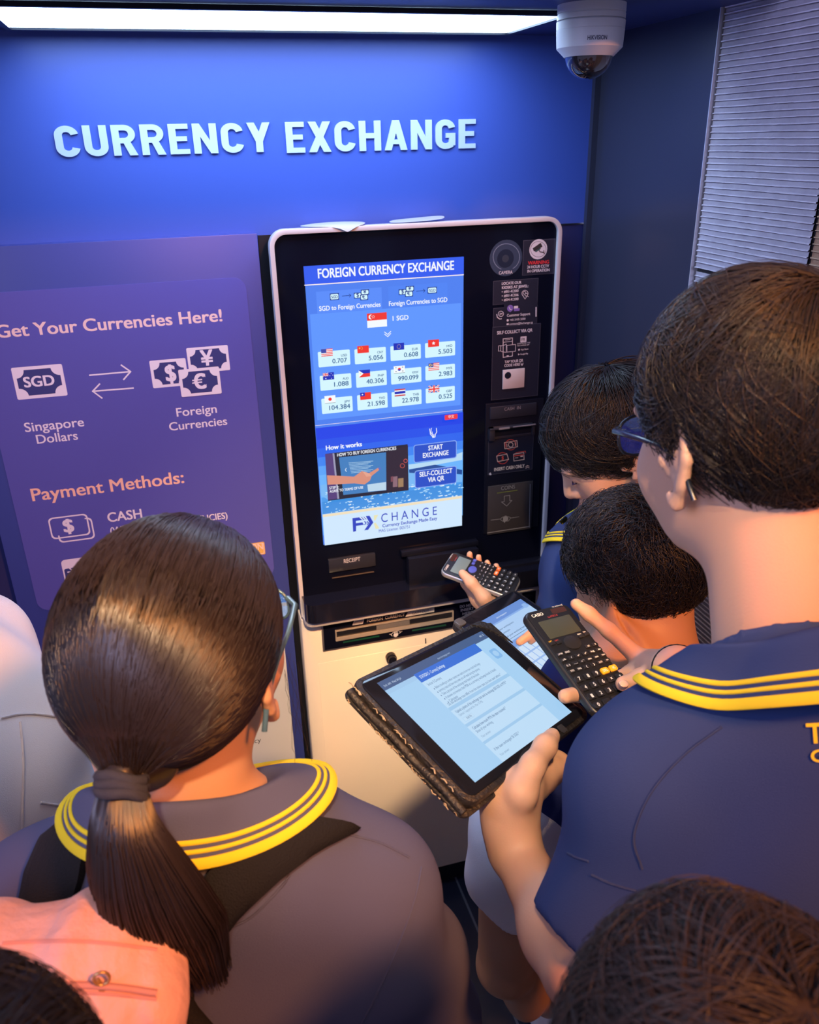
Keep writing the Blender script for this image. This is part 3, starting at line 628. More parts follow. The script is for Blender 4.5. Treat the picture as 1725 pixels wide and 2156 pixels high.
tr.add([(x, y, TZ-.006) for x, y in o1]+[(x, y, TZ) for x, y in o1]+[(x, y, TZ) for x, y in i1]+[(x, y, TZ-.006) for x, y in i1],
       [[k*n+i, k*n+(i+1) % n, (k+1)*n+(i+1) % n, (k+1)*n+i] for k in range(3) for i in range(n)])
tr.build('tray', mat('glossy black tray', (.006, .007, .016), .12, coat=.5), ks, sm=35)
LZ = TZ-TH
MB().prism(tray_outline(.002, TY+.012), 'z', LZ-.016, LZ-.0004).build('lip', mat('pale lip', (.42, .41, .45), .35), ks, bevel=.003)
# cream cabinet below
CBZ = 1.83-1.8735*.9394; CF = -.016
cab = [(KX0-.001, YW-.004), (KX0-.001, .0), (KX0+.003, -.004), (KX0+.0235, CF), (KX1-.02, CF), (KX1, -.004), (KX1, YW-.004)]
MB().prism(cab, 'z', CBZ, LZ-.0165).build('cabinet', [cream], ks, bevel=.0008)
DX0 = KX0+.026
MB().box(DX0, KX1-.024, CF-.0012, CF, CBZ+.004, LZ-.125).build('cabinet_door', cream, ks, bevel=.0005)
MB().box(KX0+.02, KX1-.02, .0, YW-.004, 0, CBZ).build('plinth', mat('black plinth', (.008, .009, .014), .4), ks)
O8 = (660, 1220, 3.75); PY = CF-.003
def px2(O, x, y, Y): return onY(O[0]+x/O[2], O[1]+y/O[2], Y)
a = px2(O8, 60, 352, PY); b = onY(1085, 1290, PY); c_ = px2(O8, 78, 572, PY)
px0, px1, pz1, pz0 = a[0], onY(1088, 1250, PY)[0], a[2], c_[2]
MB().box(px0, px1, PY, CF+.002, pz0, pz1).build('cash_out_surround', steel, ks, bevel=.0006)
MB().box(px0+.004, px1-.004, PY-.0006, PY, pz0+.004, pz1-.004).build('cash_out_panel', gloss, ks)
PA = PY-.0009
s0 = px2(O8, 170, 402, PA); s1 = px2(O8, 1105, 322, PA)
mb = MB(); ring_prism(mb, rrect(s0[0], s1[0], s1[2], s0[2], .001, 2), rrect(s0[0]+.003, s1[0]-.003, s1[2]+.0085, s0[2]-.003, .001, 2), PA-.003, PA+.0006); mb.build('cash_out_slot', mat('warm steel', (.62, .56, .50), .3, metal=.6), ks)
MB().box(s0[0]+.003, s1[0]-.003, PA-.0002, PA+.0004, s1[2]+.0085, s0[2]-.003).build('slot_mouth', black, ks)
mid = s0[0]+(s1[0]-s0[0])*.47
MB().box(s0[0]+(s1[0]-s0[0])*.34, s0[0]+(s1[0]-s0[0])*.62, PA-.0016, PA, s1[2]+.010, s0[2]-.005).build('slot_shutter', mat('grey shutter', (.12, .12, .13), .35), ks)
A = Art(PA, O8)
A.poly([(308, 362), (322, 326), (402, 312), (390, 350)], pw); A.poly([(316, 357), (327, 331), (394, 319), (384, 345)], stk); A.poly([(318, 355), (328, 333), (392, 322), (383, 344)], mat('note beige', (.34, .32, .33), .5))
A.text('FOREIGN  CURRENCY', 425, 338, 722, 23, mat('pale beige ink', (.60, .56, .54), .5), .004)
A.poly([(726, 296), (748, 256), (955, 220), (955, 254)], mat('pale tag', (.42, .42, .44), .5)); A.text('CASH OUT', 778, 277, 912, 20, ink_k, .004, .18)
grn = mat('dark green led', (.004, .06, .035), .3); A.poly([(235, 490), (520, 440), (521, 452), (235, 502)], grn); A.poly([(780, 397), (1048, 352), (1049, 365), (780, 408)], grn)
A.line([(600, 432), (618, 430), (630, 416), (672, 404), (684, 414), (700, 410)], 4, pw); A.line([(612, 434), (622, 446)], 4, pw); A.line([(676, 424), (690, 416)], 4, pw)
for dx in (0, 10, 20): A.line([(640+dx, 412-dx*.15), (641+dx, 434)], 6, pw)
A.poly([(634, 428), (668, 422), (668, 440), (650, 456), (632, 446)], pw)
A.build('cash_out_graphics', ks); A = Art(PA, O8)
for k, t in enumerate(('DO NOT', 'INSERT', 'HERE')): A.text(t, (1157, 1164, 1178)[k], 226+k*28, (1265, 1268, 1258)[k], 20, mat('pale beige ink', 0), .03)
A.build('do_not_insert_lettering', ks)
e0 = onY(1141, 1222, PY)
mb = MB(); ex0, ex1 = onY(1092, 1240, PY)[0], e0[0]-.001
ring_prism(mb, rrect(ex0, ex1, pz0, pz1+.004, .001, 2), rrect(ex0+.010, ex1-.012, pz0+.01, pz1-.008, .001, 2), PY, CF+.002); mb.build('side_surround', mat('warm grey surround', (.42, .37, .36), .4), ks, bevel=.0006)
MB().box(ex0+.010, ex1-.012, PY+.0006, CF+.002, pz0+.01, pz1-.008).build('side_panel', gloss, ks)
lk = px2(O8, 608, 605, CF)
mb = MB(); mb.tube([lk+[0, .001, 0], lk+[0, -.013, 0]], .012, 28); mb.tube([lk+[0, -.012, 0], lk+[0, -.020, 0]], [.0105, .0095], 28); mb.box(lk[0]-.0015, lk[0]+.0015, lk[1]-.0204, lk[1]-.019, lk[2]-.006, lk[2]+.006)
mb.build('lock', satin, ks, sm=40)
nt0 = px2(O8, 885, 462, CF)
MB().box(nt0[0]-.0012, nt0[0]+.0012, CF-.0016, CF-.001, nt0[2]-.014, nt0[2]).build('door_notch', black, ks)

# loose paper slips on the machine
def slip(name, label, pts, sag):
    """curled sheet: rows of points back to front"""
    P = np.array(pts, float); nr, nc = P.shape[:2]
    mb = MB(); mb.add(P.reshape(-1, 3), [[i*nc+j, i*nc+j+1, (i+1)*nc+j+1, (i+1)*nc+j] for i in range(nr-1) for j in range(nc-1)])
    o = mb.build(name, mat('thin paper', (.34, .37, .44), .6), None, sm=60)
    md = o.modifiers.new('thickness', 'SOLIDIFY'); md.thickness = .0006; md.offset = 1
    md2 = o.modifiers.new('round', 'SUBSURF'); md2.levels = 2; md2.render_levels = 2
    return tag(o, label, 'paper')
KT = KZ1+.0012
x0 = onY(628, 480, .02)[0]; x1 = onY(770, 468, .02)[0]
def row(y, zs): return [(x0+(x1-x0)*t, y, KT+z) for t, z in zs]
w_ = x1-x0
slip('receipt_slip', 'curled white paper slip hanging over the top edge of the kiosk', [
 [(x0+w_*.05, .046, KT), (x0+w_*.3, .046, KT+.003), (x0+w_*.6, .046, KT+.004), (x0+w_*1.0, .046, KT+.002)],
 [(x0, .022, KT), (x0+w_*.3, .022, KT+.003), (x0+w_*.62, .022, KT+.004), (x0+w_*1.02, .022, KT+.002)],
 [(x0+w_*.2, .004, KT), (x0+w_*.4, .000, KT+.003), (x0+w_*.68, .0, KT+.004), (x0+w_*.98, .004, KT+.001)],
 [(x0+w_*.52, -.006, KT-.001), (x0+w_*.60, -.007, KT-.002), (x0+w_*.70, -.007, KT-.002), (x0+w_*.84, -.006, KT-.001)],
 [(x0+w_*.64, -.010, KT-.008), (x0+w_*.66, -.010, KT-.010), (x0+w_*.69, -.010, KT-.010), (x0+w_*.71, -.010, KT-.008)]], 0)
x0 = onY(814, 466, .02)[0]; x1 = onY(942, 455, .02)[0]; w_ = x1-x0
slip('receipt_slip', 'flat white paper slip lying along the top of the kiosk', [
 [(x0+w_*.12, .046, KT+.002), (x0+w_*.5, .046, KT+.004), (x0+w_*1.02, .046, KT+.007)],
 [(x0+w_*.02, .024, KT+.001), (x0+w_*.5, .024, KT+.002), (x0+w_*1.0, .024, KT+.005)],
 [(x0, .004, KT), (x0+w_*.5, .004, KT), (x0+w_*.92, .004, KT+.003)]], 0)
# ---------------------------------------------------------------- organic shapes: smooth distance fields meshed by surface nets
V3 = lambda *a: np.array(a, float)
def nrm(v): v = np.asarray(v, float); return v/(np.linalg.norm(v)+1e-12)
class Field:
    def __init__(s): s.p = []; s.fold = None; s.cuts = []
    def ell(s, c, r, M=None, k=.02, op='u'):
        c = np.asarray(c, float); r = np.asarray(r, float); s.p.append(('e', c, r, M, k, op, c, r.max())); return s
    def cap(s, a, b, ra, rb, k=.02, cut=False, op='u', flat=1.0, fn=None):
        """tapered capsule; cut=True ends flat at b; flat<1 squeezes it along fn"""
        a = np.asarray(a, float); b = np.asarray(b, float)
        s.p.append(('c', a, b, (ra, rb, cut, flat, fn), k, op, (a+b)/2, np.linalg.norm(b-a)/2+max(ra, rb))); return s
    def rbox(s, c, half, rad, M, k=.02, op='u'):
        c = np.asarray(c, float); s.p.append(('b', c, np.asarray(half, float), (rad, M), k, op, c, float(np.linalg.norm(half)))); return s
    def chain(s, pts, rs, k=.004):
        for i in range(len(pts)-1): s.cap(pts[i], pts[i+1], rs[i], rs[i+1], k)
        return s
    def ev(s, P, bc=None, hd=0):
        d = np.full(len(P), 1.0)
        for (t, A, B, X, k, op, c, rad) in s.p:
            if bc is not None and np.linalg.norm(c-bc)-rad-hd > .06+k: continue
            if t == 'e':
                q = P-A
                if X is not None: q = q@X
                k0 = np.sqrt(((q/B)**2).sum(1))+1e-9; k1 = np.sqrt(((q/(B*B))**2).sum(1))+1e-9; e = k0*(k0-1)/k1
            elif t == 'b':
                q = np.abs((P-A)@X[1])-B+X[0]; e = np.sqrt((np.maximum(q, 0)**2).sum(1))+np.minimum(q.max(1), 0)-X[0]
            else:
                ra, rb, cut, flat, fn = X; ab = B-A; L2 = ab@ab+1e-12; q = P-A
                if flat != 1.0:
                    h = q@fn; q = q+np.outer(h*(1/flat-1), fn)
                tt = (q@ab)/L2; u = np.clip(tt, 0, 1); w = q-np.outer(u, ab); e = np.sqrt((w*w).sum(1))-(ra+(rb-ra)*u)
                if flat != 1.0: e = e*min(1, flat*1.2)
                if cut: e = np.maximum(e, (tt-1)*math.sqrt(L2))
            if op == 'u':
                h = np.maximum(k-np.abs(d-e), 0)/k; d = np.minimum(d, e)-h*h*k*.25
            elif op == 's':
                e = -e; h = np.maximum(k-np.abs(d-e), 0)/k; d = np.maximum(d, e)+h*h*k*.25
        for (o, n) in s.cuts: d = np.maximum(d, (P-o)@n)
        if s.fold is not None: d = d+s.fold(P)
        return d
    def mesh(s, h, B=20):
        us = [q for q in s.p if q[5] == 'u']
        lo = np.min([q[6]-q[7] for q in us], axis=0)-.02; hi = np.max([q[6]+q[7] for q in us], axis=0)+.02
        n = np.ceil((hi-lo)/h).astype(int)+2; nb = -(-n//B); hd = B*h*.87
        keys = []; pos = []; quads = []; ny, nz = int(n[1]+B+2), int(n[2]+B+2)
        key = lambda i, j, k: (i*ny+j)*nz+k
        gi = np.arange(-1, B+1)
        for bi in range(nb[0]):
            for bj in range(nb[1]):
                cs = np.array([[lo[0]+(bi+.5)*B*h, lo[1]+(bj+.5)*B*h, lo[2]+(bk+.5)*B*h] for bk in range(nb[2])])
                for bk in range(nb[2]):
                    bc = cs[bk]; dc = s.ev(bc[None], bc, hd)[0]
                    if abs(dc) > hd*1.35+.01: continue
                    ii, jj, kk = np.meshgrid(gi+bi*B, gi+bj*B, gi+bk*B, indexing='ij')
                    P = np.c_[lo[0]+ii.ravel()*h, lo[1]+jj.ravel()*h, lo[2]+kk.ravel()*h]
                    D = s.ev(P, bc, hd*1.1).reshape(B+2, B+2, B+2); S = D < 0
                    if S.all() or not S.any(): continue
                    # cells: local index c -> corner c..c+1, own cells are local 1..B (grid bi*B .. bi*B+B-1)
                    C8 = [S[a:a+B+1, b:b+B+1, c:c+B+1] for a in (0, 1) for b in (0, 1) for c in (0, 1)]
                    tot = sum(x.astype(np.int8) for x in C8); act = (tot > 0) & (tot < 8)
                    own = act.copy(); own[0] = False; own[:, 0] = False; own[:, :, 0] = False
                    I = np.argwhere(own)
                    if len(I):
                        acc = np.zeros((len(I), 3)); cnt = np.zeros(len(I))
                        for ax in range(3):
                            o = [x for x in range(3) if x != ax]
                            for u in (0, 1):
                                for v in (0, 1):
                                    off = np.zeros(3, int); off[o[0]] = u; off[o[1]] = v
                                    a = I+off; b = a.copy(); b[:, ax] += 1
                                    da = D[a[:, 0], a[:, 1], a[:, 2]]; db = D[b[:, 0], b[:, 1], b[:, 2]]; m = (da < 0) != (db < 0)
                                    t = np.where(m, da/(da-db+1e-15), 0); pt = off[None].astype(float).repeat(len(I), 0); pt[:, ax] += t
                                    acc[m] += pt[m]; cnt[m] += 1
                        g = I-1+np.array([bi, bj, bk])*B
                        pos.append(lo+(g+acc/cnt[:, None])*h); keys.append(key(g[:, 0]+1, g[:, 1]+1, g[:, 2]+1))
                    for ax in range(3):
                        a = S[:-1, :-1, :-1]; b = [S[1:, :-1, :-1], S[:-1, 1:, :-1], S[:-1, :-1, 1:]][ax]
                        e = (a != b); e[0] = False; e[:, 0] = False; e[:, :, 0] = False
                        J = np.argwhere(e)
                        if not len(J): continue
                        fl = a[J[:, 0], J[:, 1], J[:, 2]]; g = J-1+np.array([bi, bj, bk])*B+1
                        o1, o2 = [(1, 2), (2, 0), (0, 1)][ax]; d1 = np.zeros(3, int); d1[o1] = 1; d2 = np.zeros(3, int); d2[o2] = 1
                        q = [g-d1-d2, g-d2, g, g-d1]; K = np.stack([key(x[:, 0], x[:, 1], x[:, 2]) for x in q], 1)
                        K[~fl] = K[~fl][:, ::-1]; quads.append(K)
        keys = np.concatenate(keys); pos = np.concatenate(pos); Q = np.concatenate(quads)
        srt = np.argsort(keys); ks_ = keys[srt]; idx = np.searchsorted(ks_, Q); idx = np.clip(idx, 0, len(ks_)-1)
        ok = (ks_[idx] == Q).all(1); F = srt[idx[ok]]
        return pos, F
def quadmesh(name, V, F, mats, parent=None, mi=None, sm=True):
    me = bpy.data.meshes.new(name); nV, nF = len(V), len(F); k = F.shape[1]
    me.vertices.add(nV); me.vertices.foreach_set('co', np.asarray(V, np.float32).ravel())
    me.loops.add(nF*k); me.loops.foreach_set('vertex_index', np.asarray(F, np.int32).ravel())
    me.polygons.add(nF); me.polygons.foreach_set('loop_start', np.arange(nF, dtype=np.int32)*k)
    if mi is not None: me.polygons.foreach_set('material_index', np.asarray(mi, np.int32))
    me.polygons.foreach_set('use_smooth', [sm]*nF); me.update(calc_edges=True)
    return link(name, me, mats, parent)
def relax(V, F, it=2, w=.5):
    n = len(V); E = np.concatenate([F[:, [0, 1]], F[:, [1, 2]], F[:, [2, 3]], F[:, [3, 0]]]); E = np.concatenate([E, E[:, ::-1]])
    c = np.bincount(E[:, 0], minlength=n)[:, None]
    for _ in range(it):
        A = np.stack([np.bincount(E[:, 0], weights=V[E[:, 1], d], minlength=n) for d in range(3)], 1); V = V*(1-w)+w*A/np.maximum(c, 1)
    return V

# ---------------------------------------------------------------- people
def frame(yaw, pitch=0, roll=0):
    y, p = R(yaw), R(pitch); f = V3(math.sin(y)*math.cos(p), math.cos(y)*math.cos(p), math.sin(p)); r = V3(math.cos(y), -math.sin(y), 0); u = np.cross(r, f)
    r2 = r*math.cos(R(roll))+u*math.sin(R(roll)); u2 = -r*math.sin(R(roll))+u*math.cos(R(roll)); return np.stack([r2, f, u2], 1)
class Head:
    def __init__(s, H, M, k=1.0): s.H, s.M, s.k = np.asarray(H, float), M, k
    def w(s, p): return s.H+s.k*(np.asarray(p, float)@s.M.T)
    def l(s, P): return ((P-s.H)@s.M)/s.k
def head_field(F, hd, ears=True, earscale=1.08):
    k = hd.k; M = hd.M; E = lambda c, r, kk=.02, op='u', MM=None: F.ell(hd.w(c), np.array(r)*k, M if MM is None else MM, kk*k, op)
    E((0, -.012, .032), (.074, .095, .082)); E((0, .026, -.028), (.060, .064, .082), .03); E((0, .044, -.076), (.043, .042, .036), .03); E((0, .074, -.100), (.018, .016, .015), .025)
    for x in (-1, 1):
        E((x*.038, .056, -.036), (.025, .024, .028), .025); E((x*.030, .080, .018), (.024, .012, .010), .02)
    F.cap(hd.w((0, .086, .006)), hd.w((0, .106, -.034)), .0075*k, .011*k, .014*k)
    for x in (-1, 1):
        E((x*.0105, .096, -.039), (.0085, .009, .007), .006); E((x*.031, .099, -.003), (.017, .014, .010), .012, 's'); E((x*.031, .074, -.003), (.0150, .0145, .0125), .004)
    E((0, .089, -.061), (.020, .009, .006), .006); E((0, .088, -.072), (.017, .010, .007), .006); E((0, .103, -.0665), (.021, .010, .0014), .003, 's')
    if ears:
        for x in (-1, 1):
            hp = [(.006, -.016), (.008, .004), (.002, .020), (-.010, .025), (-.021, .016), (-.023, -.002), (-.016, -.020), (-.005, -.034), (.004, -.031)]
            es = earscale; pts = [hd.w((x*(.0725+(.010-y*es)*.24), y*es-.002, z*es-.008)) for y, z in hp]
            F.chain(pts, [k*q for q in (.003, .0038, .0042, .0042, .0042, .004, .0045, .006, .005)], .004*k)
            MM = M@frame(x*(-14), 0, 0)
            E((x*.0765, -.010, -.010), (.0038, .018, .028), .006, 'u', MM)
            E((x*.0835, -.005, -.012), (.0060, .010, .013), .004, 's', MM)
            F.cap(hd.w((x*.080, -.014, .004)), hd.w((x*.0800, -.013, -.018)), .0025*k, .0022*k, .004*k)
            E((x*.0775, .008, -.016), (.004, .005, .006), .004)
    return F
def body_field(F, J, arms=True):
    """torso, limbs from joints; J: neck, chest, belly, pelvis, shL, shR, elL.. , hipL.. ; all continuous"""
    b = J.get('b', 1.0)
    F.cap(J['neck_top'], J['neck'], .050*b, .056*b, .03)
    up = nrm(J['neck']-J['pelvis']); side = nrm(J['shR']-J['shL']); fwd = np.cross(up, side); fwd = nrm(fwd); M = np.stack([side, fwd, up], 1)
    F.cap(J['shL'], J['shR'], .050*b, .050*b, .04); F.cap(J['neck']-up*J.get('trap', .02), (J['shL']*.55+J['neck']*.45), .042*b, .042*b, .04); F.cap(J['neck']-up*J.get('trap', .02), (J['shR']*.55+J['neck']*.45), .042*b, .042*b, .04)
    F.ell(J['chest'], V3(.145, .10, .15)*b, M, .05); F.ell(J['belly'], V3(.132, .09, .15)*b, M, .05); F.ell(J['pelvis'], V3(.145, .10, .11)*b, M, .05)
    for s_ in 'LR':
        F.cap(J['sh'+s_], J['el'+s_], .046*b, .037*b, .03); F.cap(J['el'+s_], J['wr'+s_], .037*b, .025*b, .012)
        F.ell(J['el'+s_]*.7+J['wr'+s_]*.3, V3(.038, .038, .05)*b, None, .02)
        F.cap(J['hip'+s_], J['kn'+s_], .076*b, .052*b, .04); F.cap(J['kn'+s_], J['an'+s_], .050*b, .034*b, .02)
        m = J['kn'+s_]*.68+J['an'+s_]*.32; F.ell(m-fwd*.012, V3(.044, .046, .09)*b, None, .03)
        a = J['an'+s_]; d = J.get('toe'+s_, nrm(V3(fwd[0], fwd[1], 0))); F.cap(V3(a[0], a[1], .045)-d*.04, V3(a[0], a[1], .028)+d*.11, .034, .024, .02)
    J['M'] = M; J['up'] = up; J['fwd'] = fwd; J['side'] = side
    return F
def stand(H, M, heading, hk=1.0, lean=0.0, sh=.150, drop=.175, back=.03, neck_=None, low=.072):
    """joints of a standing figure under a head; heading of the chest in degrees"""
    y = R(heading); f = V3(math.sin(y), math.cos(y), 0); r = V3(math.cos(y), -math.sin(y), 0); Z = V3(0, 0, 1); H = np.asarray(H, float); hf = M[:, 1]; hu = M[:, 2]
    nt = H-hu*.055*hk-hf*.022*hk; neck = H-hu*.055*hk-V3(0, 0, drop-.055)-hf*.01-f*back
    if neck_ is not None: neck = np.asarray(neck_, float)
    top = neck[2]; P = top*.60; tl = top-P
    pel = neck-f*lean+V3(0, 0, 0); pel[2] = P
    J = dict(neck_top=nt, neck=neck, pelvis=pel, chest=neck*.72+pel*.28+f*.01, belly=neck*.36+pel*.64)
    for s_, q in (('L', -1), ('R', 1)):
        J['sh'+s_] = neck+r*q*sh-Z*low; J['el'+s_] = J['sh'+s_]+r*q*.05-Z*.27-f*.01; J['wr'+s_] = J['el'+s_]+f*.12-Z*.20
        J['hip'+s_] = pel+r*q*.078-Z*.06; J['kn'+s_] = V3(pel[0], pel[1], 0)+r*q*.085+f*.01+Z*(P*.52); J['an'+s_] = V3(pel[0], pel[1], .075)+r*q*.09-f*.02
    J['f'], J['r'] = f, r
    return J
def finger(F, pts, r, k=.0035): F.chain([np.asarray(p, float) for p in pts], [r*(1-.10*i) for i in range(len(pts))], k)
def relaxed_hand(F, wr, d, n, t, s=1.0):
    """hand hanging from wrist: d along the hand, n palm side, t thumb side"""
    d, n, t = nrm(d), nrm(n), nrm(t); w = np.asarray(wr, float)
    F.cap(w, w+d*.03*s, .022*s, .024*s, .02); 
    for i, q in enumerate((.026, .009, -.009, -.026)): F.cap(w+d*.02*s+t*q*.6*s, w+d*.082*s+t*q*s, .013*s, .0105*s, .012)
    for q, L in ((.028, .068), (.010, .076), (-.008, .070), (-.026, .055)):
        a = w+d*.082*s+t*q*s; b = a+(d*.93+n*.35)*L*.45*s; c = b+(d*.7+n*.7)*L*.32*s; e = c+(d*.45+n*.9)*L*.24*s; finger(F, [a, b, c, e], .0088*s)
    a = w+d*.022*s+t*.024*s; finger(F, [a, a+(d*.6+t*.7)*.042*s, a+(d*.85+t*.5+n*.2)*.074*s, a+(d*1.0+t*.35+n*.3)*.094*s], .0115*s, .010)

skin_l = mat('light skin', (.60, .36, .25), .5, sss=.12, bump=(500, .06), spec=.35)
skin_m = mat('tan skin', (.50, .27, .16), .48, sss=.12, bump=(500, .06), spec=.35)
lipm = mat('lip', (.46, .17, .14), .45)
nailm = mat('nail', (.66, .42, .34), .3)
hair_k = mat('black hair', (.013, .011, .012), .40, spec=.5)
hair_b = mat('dark brown hair', (.024, .016, .012), .40, spec=.5)
hair_g = mat('long brown hair', (.018, .011, .009), .34, spec=.6)
eyew = mat('eye white', (.7, .7, .7), .2); eyek = mat('eye dark', (.02, .012, .01), .1)
navy_c = mat('navy pique cotton', (.028, .050, .155), .85, bump=(1400, .25), spec=.15)
slate_c = mat('slate navy cotton', (.080, .088, .168), .85, bump=(1400, .25), spec=.15)
yellow_c = mat('yellow knit', (.78, .62, .03), .8, bump=(1500, .3), spec=.15)
white_c = mat('white cotton', (.80, .79, .83), .85, bump=(900, .2), spec=.15)
beige_c = mat('beige cotton', (.56, .46, .36), .85, bump=(900, .2), spec=.15)
blackstrap = mat('black webbing', (.012, .012, .015), .75, bump=(700, .4), spec=.2)

def folds(seed, amp, freq, d=None):
    g = np.random.default_rng(seed); W_ = [(g.normal(size=3)*freq, g.random()*6, g.normal(size=3)*freq*.6) for _ in range(4)]
    def f(P):
        o = 0
        for a, ph, b in W_: o = o+np.sin(P@a+ph+1.6*np.sin(P@b+ph*2))
        return o*amp/2
    return f
ZM_Y = [-.13, -.06, -.040, -.024, -.004, .014, .026, .036, .050, .062, .13]
def hairline(y, kind):
    z = {'boy': [-.082, -.078, -.050, .012, .026, .020, -.012, .030, .058, .070, .076], 'girl': [-.085, -.080, -.060, -.015, .010, .020, .020, .035, .060, .072, .078], 'low': [-.100, -.090, -.060, .005, .020, .014, -.015, .020, .040, .045, .045]}[kind]
    return np.interp(y, ZM_Y, z)
HC = V3(0, -.014, .030); HR = V3(.0835, .1045, .0945)
def strands_mesh(name, paths, w0, w1, m, parent, n=3):
    """paths (N, K, 3) -> thin tapered tubes in one mesh"""
    N, K, _ = paths.shape; t = np.gradient(paths, axis=1); t /= np.linalg.norm(t, axis=2, keepdims=True)+1e-12
    ref = nrm(V3(.31, .77, .55)); a = np.cross(t, ref); a /= np.linalg.norm(a, axis=2, keepdims=True)+1e-12; b = np.cross(t, a)
    w = (w0+(w1-w0)*np.linspace(0, 1, K)**1.5)[None, :, None]; V = np.stack([paths+w*(a*math.cos(2*math.pi*k/n)+b*math.sin(2*math.pi*k/n)) for k in range(n)], 2)
    idx = np.arange(N*K*n).reshape(N, K, n); F = np.concatenate([np.stack([idx[:, :-1, k], idx[:, :-1, (k+1) % n], idx[:, 1:, (k+1) % n], idx[:, 1:, k]], -1).reshape(-1, 4) for k in range(n)])
    return quadmesh(name, V.reshape(-1, 3), F, m, parent)
def lock_noise(P, fr, seed):
    g = np.random.default_rng(seed); o = np.zeros((len(P), 3))
    for k in range(5):
        A = g.normal(size=(3, 3))*fr*(1+k*.7); o += np.sin(P@A+g.random(3)*6)/(1+k*.5)
    return o
def cap_hair(hd, kind, thick=1.0, m=hair_k, h=.004, core=.935, grow=V3(0, 0, 0)):
    F = Field(); r = HR*(1+(thick-1))*hd.k
    F.ell(hd.w(HC+grow), r*core, hd.M, .01)
    fold = lambda P: np.maximum(0, 0)+np.maximum(0, (hairline((hd.l(P))[:, 1], kind)-(hd.l(P))[:, 2])*hd.k*.9+.0)
    def ev(P, bc=None, hd_=0, base=F.ev):
        q = hd.l(P); d = base(P, bc, hd_)+.011*hd.k*np.clip(1-(q[:, 2]-hairline(q[:, 1], kind))/.04, 0, 1)**1.5; e = (hairline(q[:, 1], kind)-q[:, 2])*hd.k*.7; kk = .012; hh = np.maximum(kk-np.abs(d-e), 0)/kk
        return np.maximum(d, e)+hh*hh*kk*.25
    F.ev = ev
    return F.mesh(h)
def boy_hair(hd, parent, N=9000, kind='boy', seed=1, m=hair_k, thick=1.0, whorl=(.012, -.075, .095), length=(.030, .075), lift=.05, curl=0, drop=.25, w=.00055, mess=.2):
    g = np.random.default_rng(seed)
    V, Fc = cap_hair(hd, kind, thick, m); cap_o = quadmesh('hair', V, Fc, m, parent)
    d = g.normal(size=(N*5, 3)); d /= np.linalg.norm(d, axis=1)[:, None]; P = HC+d*HR*thick
    ok = P[:, 2] > hairline(P[:, 1], kind)+.004; P = P[ok][:N]; N = len(P); d = (P-HC)/(HR*thick)
    wd = nrm((np.array(whorl)-HC)/HR); flow = d-wd; ln = lock_noise(d, 6.0, seed+5); fine = g.normal(size=(N, 3))
    top = np.clip((P[:, 2]+.06)/.15, 0, 1); L = (length[0]+(length[1]-length[0])*top**.8)*(0.6+.7*g.random(N)); K = 9
    cur = d.copy(); q = np.zeros((N, K, 3)); rad = .935+.055*g.random(N); lf = lift*(.3+g.random(N))*(.4+.6*top); ph = g.random(N)*6
    for i in range(K):
        t = i/(K-1); rr = rad+lf*np.sin(t*2.0)+.012*t*t; q[:, i] = HC+cur*rr[:, None]*HR*thick
        f = cur-wd*(cur@wd)[:, None]; f = f+.0; f /= np.linalg.norm(f, axis=1)[:, None]+.15
        v = f*.8+np.array([0, 0, -drop])+np.array([0, .10, 0])+ln*mess+fine*.045
        if curl: v = v+curl*np.stack([np.sin(ph+t*9), np.cos(ph+t*8), np.sin(ph*2+t*9)], 1)
        v -= cur*(v*cur).sum(1)[:, None]; v /= np.linalg.norm(v, axis=1)[:, None]+1e-9
        cur = cur+v*(L/(K-1)/.095)[:, None]; cur /= np.linalg.norm(cur, axis=1)[:, None]
    W_ = hd.H+hd.k*(q@hd.M.T)
    strands_mesh('hair_strands', W_, w*hd.k, .0002, m, cap_o)
    return cap_o
def eyes(hd, parent, shut=False):
    for x in (-1, 1):
        mb = MB()
        for (c, r, mi) in (((x*.031, .0765, -.003), .0128, 0), ((x*.0312, .0842, -.003), .0056, 1)):
            bm = bmesh.new(); bmesh.ops.create_uvsphere(bm, u_segments=16, v_segments=10, radius=r*hd.k); vs = [np.array(v.co)+hd.w(c) for v in bm.verts]; fs = [[v.index for v in f.verts] for f in bm.faces]; mb.add(vs, fs, mi); bm.free()
        if not shut: mb.build('eye', [eyew, eyek], parent, sm=60, fixn=False)
        else: L = MB(); L.tube([hd.w((x*.019, .0865, -.007)), hd.w((x*.031, .0905, -.011)), hd.w((x*.043, .0835, -.008))], [.0008, .0015, .0009], 6); L.build('eyelash', eyek, parent, sm=60)
        b = MB(); b.tube([hd.w((x*.014, .0935, .017)), hd.w((x*.030, .0925, .0225)), hd.w((x*.047, .081, .018))], [.0022, .003, .0014], 8); b.build('eyebrow', hair_k, parent, sm=60)
